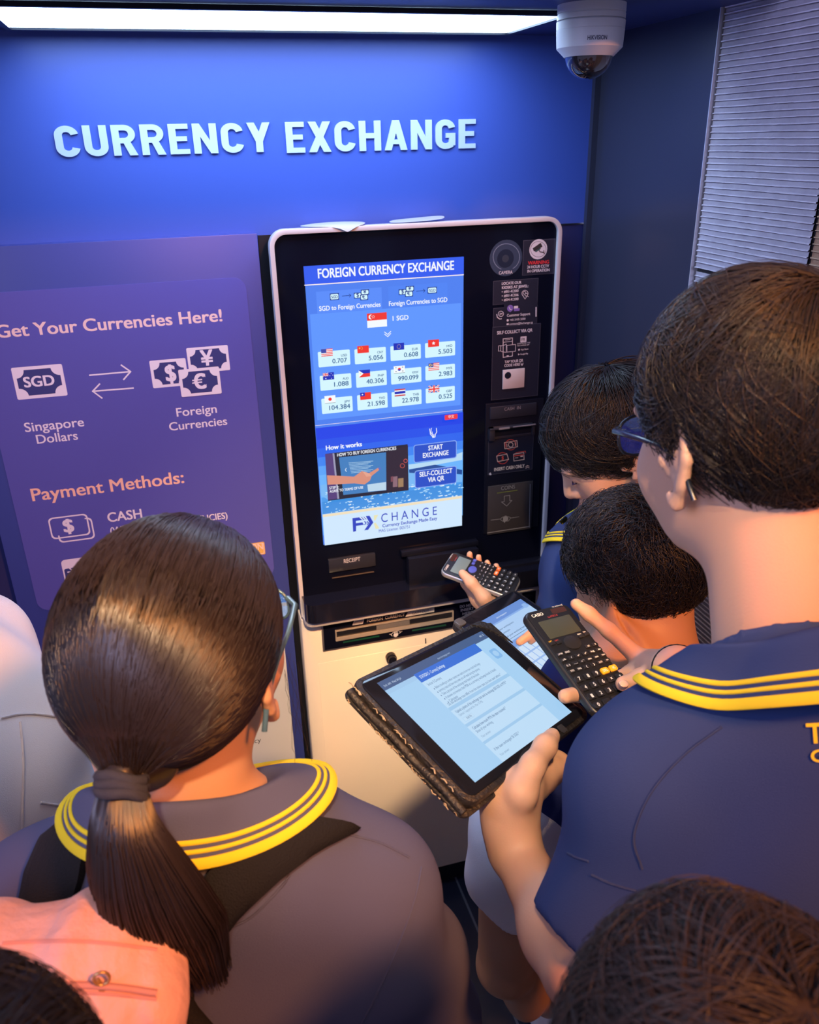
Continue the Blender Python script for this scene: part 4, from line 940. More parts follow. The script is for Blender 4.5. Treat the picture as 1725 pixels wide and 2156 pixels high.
def glasses(hd, parent, m, wide=.068, drop=.0):
    gl = None; z0 = .004-drop; fm = MB()
    def rim(x): return [hd.w((x*(.034+.0265*math.cos(t)*(1 if abs(math.cos(t)) < .8 else .98)), .1105-.012*abs(.034+x*0+.0265*math.cos(t)-.0)/.06, z0-.006+.0185*np.sign(math.sin(t))*abs(math.sin(t))**.7)) for t in np.linspace(0, 2*math.pi, 29)]
    rims = [rim(-1), rim(1)]
    for r_ in rims: fm.tube(r_, .0015*hd.k, 8, cap=False)
    fm.tube([hd.w((-.009, .1085, z0-.002)), hd.w((0, .112, z0+.001)), hd.w((.009, .1085, z0-.002))], .0016*hd.k, 8)
    gl = fm.build('glasses', m, parent, sm=60)
    for x in (-1, 1):
        t = MB(); pts = [(x*.0595, .0985, z0+.003), (x*.0700, .088, z0+.003), (x*.0765, .05, z0+.002), (x*.0795, .008, z0-.001), (x*.0800, -.020, z0-.012), (x*.0790, -.034, z0-.040)]
        t.tube([hd.w(p) for p in pts], [.0030*hd.k, .0028*hd.k, .0024*hd.k, .0022*hd.k, .0024*hd.k, .0024*hd.k], 8); t.build('temple', m, gl, sm=60)
        c = np.mean(rims[0 if x < 0 else 1], axis=0); L = MB(); ring = rims[0 if x < 0 else 1][:-1]; o = hd.M[:, 1]*.0004; n = len(ring)
        L.add([c+o]+[p+o for p in ring]+[c-o]+[p-o for p in ring], [[0, 1+i, 1+(i+1) % n] for i in range(n)]+[[n+1, n+2+(i+1) % n, n+2+i] for i in range(n)])
        L.build('lens', mat('clear lens', (.9, .92, 1.0), .02, trans=1, alpha=.35), gl)
    return gl
def collar(parent, J, fld, r0=.059, r1=.088, zt=.070, front=.085, open_=14, gap=.007, leaf=.044, long_=.25, cloth=None, stripes=True, name='collar', tilt=0):
    """polo collar around the neck, its outer leaf laid on the shirt below"""
    c = J['neck']; f, r, u = J['fwd'], J['side'], J['up']; n = 41; K = 10; A_ = np.linspace(R(open_), R(360-open_), n); q = (1+np.cos(A_))/2
    out = r[None]*np.sin(A_)[:, None]+f[None]*(np.cos(A_)*(1+long_*np.maximum(np.cos(A_), 0)))[:, None]; G = []; un = out/np.linalg.norm(out, axis=1)[:, None]
    top = c+out*r0+u[None]*(zt-front*q)[:, None]
    for j in range(K):
        v = j/(K-1); P = top+un*((r1-r0)*v**.75)+u*(.006*math.sin(min(1, v*2.2)*math.pi)-leaf*v**1.35)
        if j:
            for _ in range(8): dd = np.maximum(0, gap-fld.ev(P)); P = P+(un*.7+u*.7)*dd[:, None]*.8
        G.append(P)
    G = np.array(G); out = un
    mb = MB(); F = [[j*n+i, j*n+i+1, (j+1)*n+i+1, (j+1)*n+i] for j in range(K-1) for i in range(n-1)]
    inner = top-out*.004-u*.05
    mb.add(np.r_[G.reshape(-1, 3), inner], F+[[i+1, i, K*n+i, K*n+i+1] for i in range(n-1)])
    o = mb.build(name, cloth, parent, sm=70, fixn=False)
    md = o.modifiers.new('thickness', 'SOLIDIFY'); md.thickness = .0022; md.offset = 0
    ms = o.modifiers.new('round', 'SUBSURF'); ms.levels = 1; ms.render_levels = 2
    if stripes:
        def at(v):
            x = v*(K-1); j = min(int(x), K-2); return G[j]*(1-(x-j))+G[j+1]*(x-j)
        for v0, v1 in ((.60, .685), (.73, .80), (.84, 1.01)):
            mb = MB(); rows = [at(v0+(v1-v0)*q_) for q_ in (0, .5, 1)]; e = rows[2]-rows[0]; e /= np.linalg.norm(e, axis=1)[:, None]
            tg = np.gradient(rows[1], axis=0); nn = np.cross(e, tg); nn /= np.linalg.norm(nn, axis=1)[:, None]; nn *= np.sign(nn@u+(nn*out).sum(1))[:, None]
            L = [x+nn*.0026 for x in rows]+[rows[2]-nn*.0022, rows[0]-nn*.0022]; mb.add(np.concatenate(L), [[j*n+i, j*n+i+1, (j+1) % 5*n+i+1, (j+1) % 5*n+i] for j in range(5) for i in range(n-1)])
            s_ = mb.build('collar_stripe', yellow_c, o, sm=60); q_ = s_.modifiers.new('round', 'SUBSURF'); q_.levels = 1; q_.render_levels = 1
    return o
# ---------------------------------------------------------------- hand-held things
def rigid(T, Mx): return (np.array(T, float), np.array(Mx, float)[:, 0], np.array(Mx, float)[:, 1], np.array(Mx, float)[:, 2])
def loc(fr, x, y, z=0): return fr[0]+fr[1]*x+fr[2]*y+fr[3]*z
def on_plane(fr, px, py, z=0):
    """pixel -> local x, y on the thing's own face"""
    d = ray(px, py); o = fr[0]+fr[3]*z; t = ((o-CAM)@fr[3])/(d@fr[3]); q = CAM+d*t-fr[0]; return q@fr[1], q@fr[2]
FT1 = rigid([.2792, -.8331, 1.2519], [[.8221, -.4668, .3259], [.5467, .807, -.2233], [-.1588, .3618, .9187]])
FT2 = rigid([.5145, -.512, 1.0714], [[.8355, -.5058, .215], [.5422, .8222, -.1729], [-.0893, .261, .9612]])
FC1 = rigid([.422, -.8055, 1.2603], [[.9347, -.2319, .2693], [.3197, .8795, -.3526], [-.155, .4157, .8962]])
FC2 = rigid([.5384, -.1727, 1.0267], [[.6476, -.7607, .0441], [.7433, .6181, -.2558], [.1673, .1984, .9657]])
leather = mat('worn black leather', (.007, .007, .010), .45, bump=(260, .35), var=(90, (.020, .018, .017)))
bezel = mat('black tablet glass', (.006, .007, .012), .08)
wornedge = mat('frayed edge', (.30, .25, .18), .8)
tscr = lambda c: mat('tablet '+c, c, emit=.92)
def tablet(name, fr, hw, hh, sw_, sh_, label, oy=0):
    e = empty(name, tuple(fr[0]), label, 'tablet')
    cb = MB().prism(rrect(-hw-.006, hw+.006, -hh-.006, hh+.006, .014), 'z', -.013, -.0012, 0, fr); cb.build('case', leather, e, bevel=.0022)
    MB().prism(rrect(-hw, hw, -hh, hh, .011), 'z', -.006, .0, 0, fr).build('bezel', bezel, e, bevel=.0008)
    return e
t1 = tablet('tablet', FT1, .118, .084, .0985, .074, 'large landscape tablet in a worn black leather case showing a pale worksheet page')
A = Art(frame=FT1, step=.00003)
R_ = lambda A, x0, y0, x1, y1, c: A.polyuv([(x0, y0), (x1, y0), (x1, y1), (x0, y1)], tscr(c))
X_ = lambda f: -.0985+.197*f
Y_ = lambda f: .074-.148*f
def line_text(A, t, f, g, f1, h, c, b=.0): A.text(t, X_(f), Y_(g), X_(f1), h, tscr(c), b)
R_(A, -.0985, -.074, .0985, .074, '#a9d6fa'); R_(A, X_(0), Y_(.085), X_(1), Y_(0), '#3f5f8e'); R_(A, X_(.0), Y_(.125), X_(.26), Y_(.085), '#a4cff4')
R_(A, X_(.255), Y_(1), X_(.855), Y_(.085), '#c2e4ff'); R_(A, X_(.255), Y_(.165), X_(.855), Y_(.075), '#2c72dc')
for g0, g1 in ((.445, .475), (.62, .645), (.80, .822)): R_(A, X_(.255), Y_(g1), X_(.855), Y_(g0), '#a2cff4')
line_text(A, '9:41 AM  Wed 24 Jul', .02, .06, .16, .0028, '#c8dcf4'); line_text(A, 'docs.formpage.com', .50, .055, .62, .0024, '#b8d0f0'); line_text(A, '80 %', .94, .05, .985, .0026, '#c8dcf4')
line_text(A, 'STATION 5 - Currency Exchange', .275, .135, .50, .0042, '#d8ecff', .015)
tx = '#5c7da6'
line_text(A, 'Section 5 Currency', .275, .215, .40, .0036, tx)
for k, (t, f1) in enumerate((('Before travelling to another country we need to know how much the foreign', .74), ('currency costs and how many notes you will need during the journey', .70), ('Take a picture of the exchange rate board of the kiosk', .66), ('It shows currencies that MSB at a currency exchange kiosk is listed', .80), ('Calculate', .38))):
    g = .265+k*.037; A.circ if 0 else None; R_(A, X_(.288), Y_(g), X_(.294), Y_(g-.012), tx); line_text(A, t, .305, g, f1, .0034, tx)
for k, (t, f1) in enumerate((('Does the rate change with the amount of cash', .60), ('Do you think the kiosk rate is a fair rate or not', .64), ('Explain why you might use it here in this hall', .58))): line_text(A, t, .305, .452+k*.0, f1, .0001, tx) if 0 else None
line_text(A, 'Do the exchange rates differ from the online rates you have seen before *', .275, .435, .80, .0034, tx)
line_text(A, 'Upload a photo of the exchange rate used to exchange $50 SGD to MYR *', .275, .515, .78, .0036, tx, .006); line_text(A, 'Upload 1 supported file. Max 10 MB.', .275, .548, .50, .0030, '#86a4c6')
R_(A, X_(.275), Y_(.607), X_(.36), Y_(.570), '#aed6f6'); R_(A, X_(.277), Y_(.604), X_(.358), Y_(.573), '#c6e6ff'); line_text(A, 'Add file', .30, .597, .345, .0032, tx)
line_text(A, 'Calculate how much MYR the team received *', .275, .69, .60, .0036, tx, .006); line_text(A, 'Show all your working.', .275, .725, .43, .0034, tx); line_text(A, 'Your answer', .275, .775, .36, .0030, '#86a4c6'); line_text(A, 'If the team exchanged 50 SGD *', .275, .905, .52, .0034, tx); line_text(A, 'Your answer', .275, .96, .36, .0030, '#86a4c6')
A.polyuv(rrect(X_(.885), X_(.955), Y_(.30), Y_(.195), .003), tscr('#86bdf0')); cxy = (X_(.92), Y_(.247)); A.polyuv([(cxy[0]+.0046*math.cos(a), cxy[1]+.0046*math.sin(a)) for a in np.linspace(0, 6.2, 20)], tscr('#a8d4fa'))
A.build('screen', t1)
hb = on_plane(FT1, 1184, 1534)
MB().prism(rrect(hb[0]-.0052, hb[0]+.0052, hb[1]-.0052, hb[1]+.0052, .0022), 'z', -.0002, .0004, 0, FT1).build('home_button', mat('dark button', (.03, .03, .036), .2), t1)
# folded back cover along the left side, with frayed edges
cv = MB(); cv.prism(rrect(-.131, .02, -.093, .091, .012), 'z', -.0195, -.0150, 0, FT1); cv.build('folded_cover', leather, t1, bevel=.0018)
sp = MB(); sp.tube([loc(FT1, -.126, y, -.0115+.001*math.sin(y*90)) for y in np.linspace(-.088, .086, 14)], [.0045+.0005*math.sin(k*2.3) for k in range(14)], 10); sp.build('case_spine', leather, t1, sm=60)
fe = MB()
g = np.random.default_rng(3)
for k in range(30):
    y = -.09+.172*g.random(); x = -.1315+g.normal()*.0008; L = .002+.006*g.random(); fe.tube([loc(FT1, x, y, -.0168+g.normal()*.0012), loc(FT1, x-.0012*g.random(), y+L*.5, -.0165+g.normal()*.0012), loc(FT1, x, y+L, -.0168)], .0004+.0004*g.random(), 5)
for k in range(16):
    y = .01+.08*(g.random()-.5)*2; fe.tube([loc(FT1, -.1245+g.normal()*.0012, y, -.0035), loc(FT1, -.124, y+.004, -.0025), loc(FT1, -.1235, y+.008, -.0045)], .0005+.0005*g.random(), 5)
fe.build('frayed_edge', wornedge, t1, sm=60)
tb = MB(); tb.add([loc(FT1, *p) for p in ((.095, .0895, -.0008), (.1265, .079, -.0008), (.1262, .040, -.0006), (.121, .052, .0008), (.112, .070, .0012), (.100, .0835, .0010))], [[0, 1, 2, 3, 4, 5]]); 
fl_ = tb.build('torn_corner', leather, t1); q = fl_.modifiers.new('thickness', 'SOLIDIFY'); q.thickness = .0015

t2 = tablet('tablet', FT2, .085, .120, .0, .0, 'portrait tablet with an on-screen keyboard held below the blue-button calculator')
A = Art(frame=FT2, step=.00003)
X2 = lambda f: -.0745+.149*f
Y2 = lambda f: .0985-.197*f
def r2(x0, y0, x1, y1, c): A.polyuv([(X2(x0), Y2(y1)), (X2(x1), Y2(y1)), (X2(x1), Y2(y0)), (X2(x0), Y2(y0))], tscr(c))
r2(0, 0, 1, 1, '#b2d4fb'); r2(0, 0, 1, .085, '#6a94dc'); r2(0, .085, 1, .10, '#8cb4f0')
A.text('docs.formpage.com', X2(.42), Y2(.055), X2(.62), .003, tscr('#dcecff')); A.polyuv(rrect(X2(.90), X2(.98), Y2(.11), Y2(.055), .003), tscr('#94bcf2'))
for x0, g_, x1 in ((.1, .17, .55), (.1, .215, .40), (.1, .262, .62)): A.text('Show all of your working here', X2(x0), Y2(g_), X2(x1), .0034, tscr('#54749c'))
r2(.08, .285, .78, .289, '#4c6890'); r2(0, .31, 1, .375, '#7aa2e6'); r2(0, .375, 1, .80, '#9cc0f4')
for j in range(4):
    for i in range(10): r2(.012+i*.099, .395+j*.095, .012+i*.099+.085, .395+j*.095+.078, '#d2e8ff')
A.build('screen', t2)
MB().prism(rrect(-.088, -.07, .108, .124, .004), 'z', -.003, .003, 0, FT2).build('case_corner', mat('clear corner', (.06, .065, .08), .12), t2, bevel=.001)

kb = mat('calculator black', (.012, .013, .017), .35); kk_ = mat('key black', (.018, .018, .022), .4); kw = mat('key white ink', (.72, .72, .72), .5); kyel = mat('key amber', (.75, .42, .02), .4); korg = mat('key orange', (.85, .16, .02), .4); kblu = mat('key blue', (.07, .10, .50), .4)
lcd1 = mat('lcd dark', (.055, .062, .052), .25); lcd2 = mat('lcd teal', (.13, .20, .23), .25); silv = mat('calculator silver', (.45, .47, .50), .25, metal=.6)
def calculator(fr, w, h, label, lcd, delac, rim, pad, brand=True):
    e = empty('calculator', tuple(fr[0]), label, 'calculator'); a, b = w/2, h/2
    MB().prism(rrect(-a, a, -b, b, [.014, .014, .022, .022] if pad else [.012, .012, .018, .018]), 'z', -.013, -.0015, 0, fr).build('body', rim, e, bevel=.004, seg=3)
    MB().prism(rrect(-a+.0022, a-.0022, -b+.0022, b-.0022, [.012, .012, .020, .020] if pad else [.010, .010, .016, .016]), 'z', -.004, .0, 0, fr).build('faceplate', kb, e, bevel=.001)
    MB().prism(rrect(-a*.72, a*.72, b*.42, b*.76, .002), 'z', -.0005, .0004, 0, fr).build('display', lcd, e, bevel=.0003)
    A = Art(frame=fr, step=.00003); A.lay = 6
    A.polyuv(rrect(a*.1, a*.75, b*.83, b*.93, .001), mat('solar cell', (.05, .022, .02), .2)); A.text('CASIO', -a*.78, b*.86, -a*.28, .0042, kw, .02); A.text('fx-97SG X', -a*.2 if not pad else a*.2, b*.785, a*.25 if not pad else a*.62, .0026, mat('red ink', (.55, .06, .06), .5), .0)
    A.text('CLASSWIZ' if not pad else 'NATURAL-V.P.A.M.', a*.25, b*.945, a*.75, .0022, kw, 0)
    A.build('front_lettering', e)
    L = Art(frame=fr, step=.00003)
    def key(x, y, kw_, kh, m, t=None, z=.0022, ink=kw, f=.5):
        o = MB().prism(rrect(x-kw_/2, x+kw_/2, y-kh/2, y+kh/2, min(kw_, kh)*.28, 4), 'z', -.0003, z, 0, fr).build('key', m, e, bevel=.0005)
        if t:
            T_ = Art(frame=(fr[0]+fr[3]*(z+.0002), fr[1], fr[2], fr[3]), step=.00003); tw = kw_*min(.8, f*.36*len(t)); T_.text(t, x-tw/2, y-kh*.27*(.75 if len(t) > 1 else 1), x+tw/2, kh*.56*(.75 if len(t) > 1 else 1), ink, .03); T_.build('lettering', o)
    if pad:
        mb = MB(); mb.prism([(.0085*1.25*math.cos(t), b*.26+.0085*math.sin(t)) for t in np.linspace(0, 6.15, 28)], 'z', -.0003, .0022, 0, fr); mb.build('direction_pad', kblu, e, bevel=.0008)
        for x, y in ((-.78, .335), (-.50, .325), (.50, .325), (.78, .335)): key(x*a, y*b, w*.105, h*.042, kblu)
    else:
        mb = MB(); mb.prism([(.0105*math.cos(t)*1.25, b*.265+.0100*math.sin(t)) for t in np.linspace(0, 6.15, 28)], 'z', -.0003, .0020, 0, fr); mb.build('direction_pad', mat('pad charcoal', (.022, .022, .026), .25), e, bevel=.0008)
        for x, y, m in ((-.78, .335, kk_), (-.52, .325, kk_), (.52, .325, kk_), (.78, .335, kk_)): key(x*a, y*b, w*.11, h*.030, m)
        L.text('SHIFT', -a*.86, b*.375, -a*.70, .0018, mat('amber ink', (.7, .42, .03), .5)); L.text('ALPHA', -a*.60, b*.365, -a*.44, .0018, mat('red ink', 0)); L.text('MENU', a*.44, b*.365, a*.60, .0018, kw); L.text('ON', a*.72, b*.375, a*.84, .0020, kw)
        L.build('shift_lettering', e)
    fn = (('OPTN', 'CALC', '', '', 'x!', 'x'), ('a/b', '√', 'x²', 'xⁿ', 'log', 'ln'), ('(-)', '.,,', 'x⁻¹', 'sin', 'cos', 'tan'), ('STO', 'ENG', '(', ')', 'S-D', 'M+'))
    for j, rw in enumerate(fn):
        for i, t in enumerate(rw):
            if j == 0 and i in (2, 3): continue
            key((-.80+.32*i)*a, (.13-.105*j)*b, w*.125, h*.032, kk_, t, .0016, kw, .55)
    nm = (('7', '8', '9', 'DEL', 'AC'), ('4', '5', '6', '×', '÷'), ('1', '2', '3', '+', '-'), ('0', '.', '×10', 'Ans', '='))
    for j, rw in enumerate(nm):
        for i, t in enumerate(rw):
            m = delac if t in ('DEL', 'AC') else kk_
            key((-.78+.39*i)*a, (-.34-.155*j)*b, w*.158, h*.052, m, t, .0026, kb if False else kw, .8 if len(t) == 1 else .6)
    return e
calculator(FC1, .076, .158, 'all-black calculator with amber delete keys held in the raised hand', lcd1, kyel, kb, False)
calculator(FC2, .074, .155, 'calculator with blue and orange keys and a silver rim held before the tray', lcd2, korg, silv, True)

# ---------------------------------------------------------------- the people
def person(label, skin, F, h=.0035, rel=1, extra=None):
    V, Q = F.mesh(h); V = relax(V, Q, rel, .5)
    mi = None
    o = quadmesh('person', V, Q, [skin, lipm], None)
    tag(o, label, 'person')
    return o
def lips(o, hd):
    me = o.data; n = len(me.polygons); c = np.zeros(n*3, np.float32); me.polygons.foreach_get('center', c); c = hd.l(c.reshape(-1, 3))
    mi = ((np.abs(c[:, 0]) < .022) & (np.abs(c[:, 2]+.0665) < .0085-(c[:, 0]/.022)**2*.006) & (c[:, 1] > .086)).astype(np.int32); me.polygons.foreach_set('material_index', mi)
def shirt(J, parent, m, name='polo_shirt', hem=-.06, sl=.80, amp=.004, seed=1, g=.014, h=.005, wide=1.0, freq=22, sleeve_r=.064):
    b = J.get('b', 1.0); F = Field(); up, M = J['up'], J['M']
    F.cap(J['neck']-up*.03, J['neck']*.3+J['neck_top']*.7, .062*b+g, .050*b+g*.35, .03)
    F.cap(J['shL'], J['shR'], .048*b+g, .048*b+g, .04)
    for s_ in 'LR': F.cap(J['neck']-up*J.get('trap', .02), J['sh'+s_]*.55+J['neck']*.45, .040*b+g, .042*b+g, .04)
    F.ell(J['chest'], (V3(.140, .102, .15)*b+g)*V3(wide, wide, 1), M, .05); F.ell(J['belly'], (V3(.140, .100, .16)*b+g)*V3(wide, wide, 1), M, .06)
    hp = J['pelvis']+up*hem; F.cap(J['belly'], hp, .14*b+g, .150*b+g, .05, True, flat=.72, fn=J['fwd'])
    for s_ in 'LR':
        a, e = J['sh'+s_], J['el'+s_]; f = sl if np.isscalar(sl) else sl['LR'.index(s_)]; F.cap(a, a+(e-a)*f, .050*b+g, sleeve_r*b, .035, True)
    F.cuts.append((J['neck']+up*J.get('ncut', .022), nrm(up+J['fwd']*J.get('ntilt', .62))))
    F.fold = folds(seed, amp, freq)
    V, Q = F.mesh(h); V = relax(V, Q, 2, .5); o = quadmesh(name, V, Q, m, parent); J['fld'] = F; J['skin'] = (V, Q); return o
def shorts(J, parent, m, name='shorts', k=.75, amp=.004, seed=2, r=.10, h=.006):
    F = Field(); up, M = J['up'], J['M']; b = J.get('b', 1.0)
    F.ell(J['pelvis']+up*.0, V3(.150, .112, .12)*b, M, .05)
    for s_ in 'LR':
        a, e = J['hip'+s_], J['kn'+s_]; F.cap(a, a+(e-a)*k, .095*b, r*b, .03, True)
    F.fold = folds(seed, amp, 24); V, Q = F.mesh(h); V = relax(V, Q, 2, .5)
    return quadmesh(name, V, Q, m, parent)
def shoe(a, d, parent, m, name='shoe'):
    F = Field(); a = V3(a[0], a[1], 0); d = nrm(V3(d[0], d[1], 0)); z = V3(0, 0, 1)
    F.cap(a-d*.045+z*.045, a+d*.10+z*.038, .042, .034, .02); F.cap(a-d*.05+z*.07, a-d*.01+z*.085, .040, .040, .03); F.cap(a-d*.05+z*.02, a+d*.15+z*.02, .042, .036, .02)
    F.cuts.append((z*.002, -z)); V, Q = F.mesh(.004)
    o = quadmesh(name, V, Q, [m, mat('dark stripe', (.05, .05, .06), .6), mat('pale sole', (.6, .6, .62), .6)], parent)
    c = np.zeros(len(Q)*3, np.float32); o.data.polygons.foreach_get('center', c); c = c.reshape(-1, 3)-a; u = c@d; s_ = c@np.cross(z, d)
    mi = np.where(c[:, 2] < .018, 2, np.where((np.abs(((u*1.0+c[:, 2]*.6) % .026)-.013) < .0045) & (c[:, 2] < .085) & (np.abs(s_) > .012) & (u > -.01), 1, 0)); o.data.polygons.foreach_set('material_index', mi.astype(np.int32))
    return o
from mathutils.bvhtree import BVHTree
class Skin:
    """ray casts onto a garment"""
    def __init__(s, V, Q): s.t = BVHTree.FromPolygons(V.tolist(), Q.tolist())
    def px(s, x, y, off=0):
        d = nrm(ray(x, y)); h, n, _, _ = s.t.ray_cast(Vector(CAM), Vector(d)); 
        if h is None: return None
        n = np.array(n); n = n if n@d < 0 else -n
        return np.array(h)+n*off, n
# --- tall boy with glasses, right
H = atd(1575, 905, .68); M = frame(-3, -13, 0); hd = Head(H, M, 1.0)
J = stand(H, M, 8, 1.0, lean=.02, sh=.098, low=.112, neck_=atd(1655, 1435, .69)); J['trap'] = .055; J['ncut'] = .026; J['ntilt'] = 1.15
W1 = atd(1083, 1790, .880); EL = atd(1232, 2040, .735)
J['shL'] = J['shL']; J['elL'] = EL; J['wrL'] = W1
WR = atd(1425, 1412, .915); J['wrR'] = WR; J['elR'] = J['shR']+V3(.05, .02, -.26)
F = Field(); head_field(F, hd, earscale=1.2); body_field(F, J)
# left hand: palm under the tablet edge, thumb on its face
t0 = on_plane(FT1, 1165, 1548); tl = lambda px, py, z: loc(FT1, *on_plane(FT1, px, py, z), z)
P1 = tl(1066, 1672, -.030)
F.cap(W1, P1, .023, .030, .02); F.cap(W1*.5+P1*.5, tl(1105, 1650, -.022), .026, .020, .02)
F.chain([W1*.45+P1*.55, tl(1098, 1668, -.004), tl(1122, 1612, .011), tl(1148, 1572, .012), tl(1163, 1550, .0105)], [.022, .0165, .0128, .0120, .0092], .008)
for q in range(4):
    x = -.062+q*.021; a = loc(FT1, x+.06, -.103, -.040); finger(F, [a, loc(FT1, x+.055, -.070, -.036), loc(FT1, x+.05, -.045, -.0320), loc(FT1, x+.048, -.025, -.0300)], .0092)
    F.cap(P1, a, .020, .012, .015)
# right hand: palm under the calculator, thumb over the keys
c1 = lambda px, py, z: loc(FC1, *on_plane(FC1, px, py, z), z)
PK = c1(1372, 1412, -.030)
F.cap(WR, PK, .023, .028, .02)
F.chain([PK, c1(1345, 1385, -.020), c1(1283, 1328, -.015), c1(1240, 1292, -.013), c1(1213, 1272, -.0125)], [.018, .0118, .0100, .0092, .0078], .006)
F.chain([PK, c1(1330, 1420, -.030), c1(1262, 1450, -.024), c1(1222, 1460, -.016), c1(1190, 1466, -.009)], [.018, .0118, .0100, .0096, .0085], .006)
F.chain([PK, c1(1350, 1450, -.032), c1(1300, 1480, -.026), c1(1268, 1488, -.024)], [.018, .0112, .0096, .0080], .006)
F.chain([PK, c1(1372, 1470, -.032), c1(1336, 1500, -.028), c1(1310, 1505, -.026)], [.016, .0100, .0086, .0072], .006)
F.chain([WR*.4+PK*.6, c1(1395, 1422, .010), c1(1350, 1430, .016), c1(1312, 1440, .0125)], [.020, .0140, .0115, .0090], .008)
rb_ = person('tall boy in glasses and navy polo holding the large tablet and black calculator', skin_l, F, .0030)
lips(rb_, hd); eyes(hd, rb_)
def nail(parent, p, d, n, r=.0052):
    d, n = nrm(d), nrm(n); n = nrm(n-d*(n@d)); Mx = np.stack([np.cross(d, n), d, n], 1); f = Field(); f.ell(p, V3(r, r*1.25, .0014), Mx); V, Q = f.mesh(.0009); quadmesh('nail', V, Q, nailm, parent)
nail(rb_, tl(1163, 1550, .0202), tl(1163, 1550, .0105)-tl(1148, 1572, .012), FT1[3], .0058)
nail(rb_, c1(1314, 1439, .0214), c1(1312, 1440, .0125)-c1(1350, 1430, .016), FC1[3])
rbh = boy_hair(hd, rb_, 14000, 'boy', 11, hair_b, 1.03, whorl=(.03, -.070, .095), length=(.028, .085), lift=.06, mess=.22, w=.00055)
glasses(hd, rb_, mat('black frame', (.01, .012, .02), .2), drop=.006)
sh_ = shirt(J, rb_, navy_c, hem=-.05, sl=(.88, .8), amp=.0085, freq=15, seed=5, g=.020, h=.0045, sleeve_r=.068)
collar(rb_, J, J['fld'], cloth=navy_c, r0=.062, r1=.094, zt=.094, front=.135, open_=14, long_=.55, leaf=.046)
shorts(J, rb_, white_c, 'trousers', k=.9, seed=8)
for s_ in 'LR': shoe(J['an'+s_], J['f'], rb_, mat('dark shoe', (.03, .03, .035), .5))
wb = MB(); 
for k in (0,): wb.tube([WR+nrm(PK-WR)*-.006+.0262*(nrm(np.cross(PK-WR, V3(0, 0, 1)))*math.cos(t)+nrm(np.cross(PK-WR, np.cross(PK-WR, V3(0, 0, 1))))*math.sin(t)) for t in np.linspace(0, 2*math.pi, 25)], .0030, 8, cap=False)
wb.build('wristband', blackstrap, rb_, sm=60)
# embroidered lettering on the back of the shirt

def cloth_text(t, sk, J, px, py, wd, h, m, parent, name):
    P, n = sk.px(px, py); r_ = nrm(J['side']-n*(J['side']@n)); u_ = nrm(np.cross(n, r_)); u_ = u_ if u_[2] > 0 else -u_
    v, fc = glyphs(t, .02); a = v[:, 0].min(); sx = wd/(v[:, 0].max()-a); V = []
    for z in (.0022, -.001):
        for q in v:
            p = P+r_*(q[0]-a)*sx+u_*q[1]*h/CAPH; hh, nn, _, _ = sk.t.ray_cast(Vector(p+n*.05), Vector(-n)); V.append(np.array(hh)+n*z if hh is not None else p)
    N_ = len(v); MB().add(V, fc+[[i+N_ for i in q[::-1]] for q in fc]).build(name, m, parent, fixn=False)
sk = Skin(*J['skin'])
cloth_text('TH', sk, J, 1698, 1563, .026, .0145, yellow_c, sh_, 'embroidery'); cloth_text('GL', sk, J, 1706, 1602, .020, .0090, yellow_c, sh_, 'embroidery')

def seam(parent, sk, pts, m, r=.0011, name='seam'):
    P = np.array(pts, float); o = []
    E_ = np.r_[[2*P[0]-P[1]], P, [2*P[-1]-P[-2]]]
    for t in np.linspace(0, len(P)-1.001, 40):
        i = int(t); u = t-i; a, b, c, e = E_[i:i+4]; q = .5*(2*b+(c-a)*u+(2*a-5*b+4*c-e)*u*u+(3*b-a-3*c+e)*u**3
        ); h = sk.px(q[0], q[1], .0002)
        if h is not None and (not o or np.linalg.norm(h[0]-o[-1]) < .05): o.append(h[0])
    if len(o) > 3: MB().tube(o, r, 6).build(name, m, parent, sm=60)
seam_n = mat('navy seam', (.020, .036, .11), .9)
for pts in ([(1520, 1530), (1440, 1590), (1370, 1670), (1335, 1760), (1352, 1830)], [(1195, 1796), (1215, 1806), (1240, 1814)], [(1246, 1842), (1290, 1862), (1340, 1876)]): seam(sh_, sk, pts, seam_n)

# --- girl with ponytail, left
H = atd(388, 1385, .70); M = frame(27, 2, 0); hd = Head(H, M, 1.0)
J = stand(H, M, 14, 1.0, lean=.03, sh=.145, drop=.142, low=.102)
J['elL'] = J['shL']+V3(-.03, -.01, -.25); J['elR'] = J['shR']+V3(.05, .03, -.26); J['wrR'] = J['elR']+V3(-.02, .19, -.06); J['wrL'] = J['elL']+V3(.08, .16, -.08)
GJ = J
F = Field(); head_field(F, hd); body_field(F, J)
for s_, t in (('R', -1), ('L', 1)): relaxed_hand(F, J['wr'+s_], J['wr'+s_]-J['el'+s_], V3(0, 0, -1), J['side']*t, .95)
gl_ = person('girl with a long low ponytail, glasses and a yellow-trimmed navy polo', skin_m, F, .0032)
lips(gl_, hd); eyes(hd, gl_)
glasses(hd, gl_, mat('teal frame', (.05, .10, .15), .15), drop=.004)
tie_l = V3(.006, -.124, -.012)
V, Q = cap_hair(hd, 'girl', 1.02, hair_g, core=.955); gh = quadmesh('hair', V, Q, hair_g, gl_)
g = np.random.default_rng(4)
N = 13000; d = g.normal(size=(N*4, 3)); d /= np.linalg.norm(d, axis=1)[:, None]; P = HC+d*HR; ok = P[:, 2] > hairline(P[:, 1], 'girl')+.002; P = P[ok]
front = (P[:, 1] > .03) | (P[:, 2] > .05) | (g.random(len(P)) < .5); P = P[front][:N]; N = len(P); d = (P-HC)/HR; K = 12
td = nrm((tie_l-HC)/HR); ln = lock_noise(d, 3.5, 9)*.007+g.normal(size=(N, 3))*.003
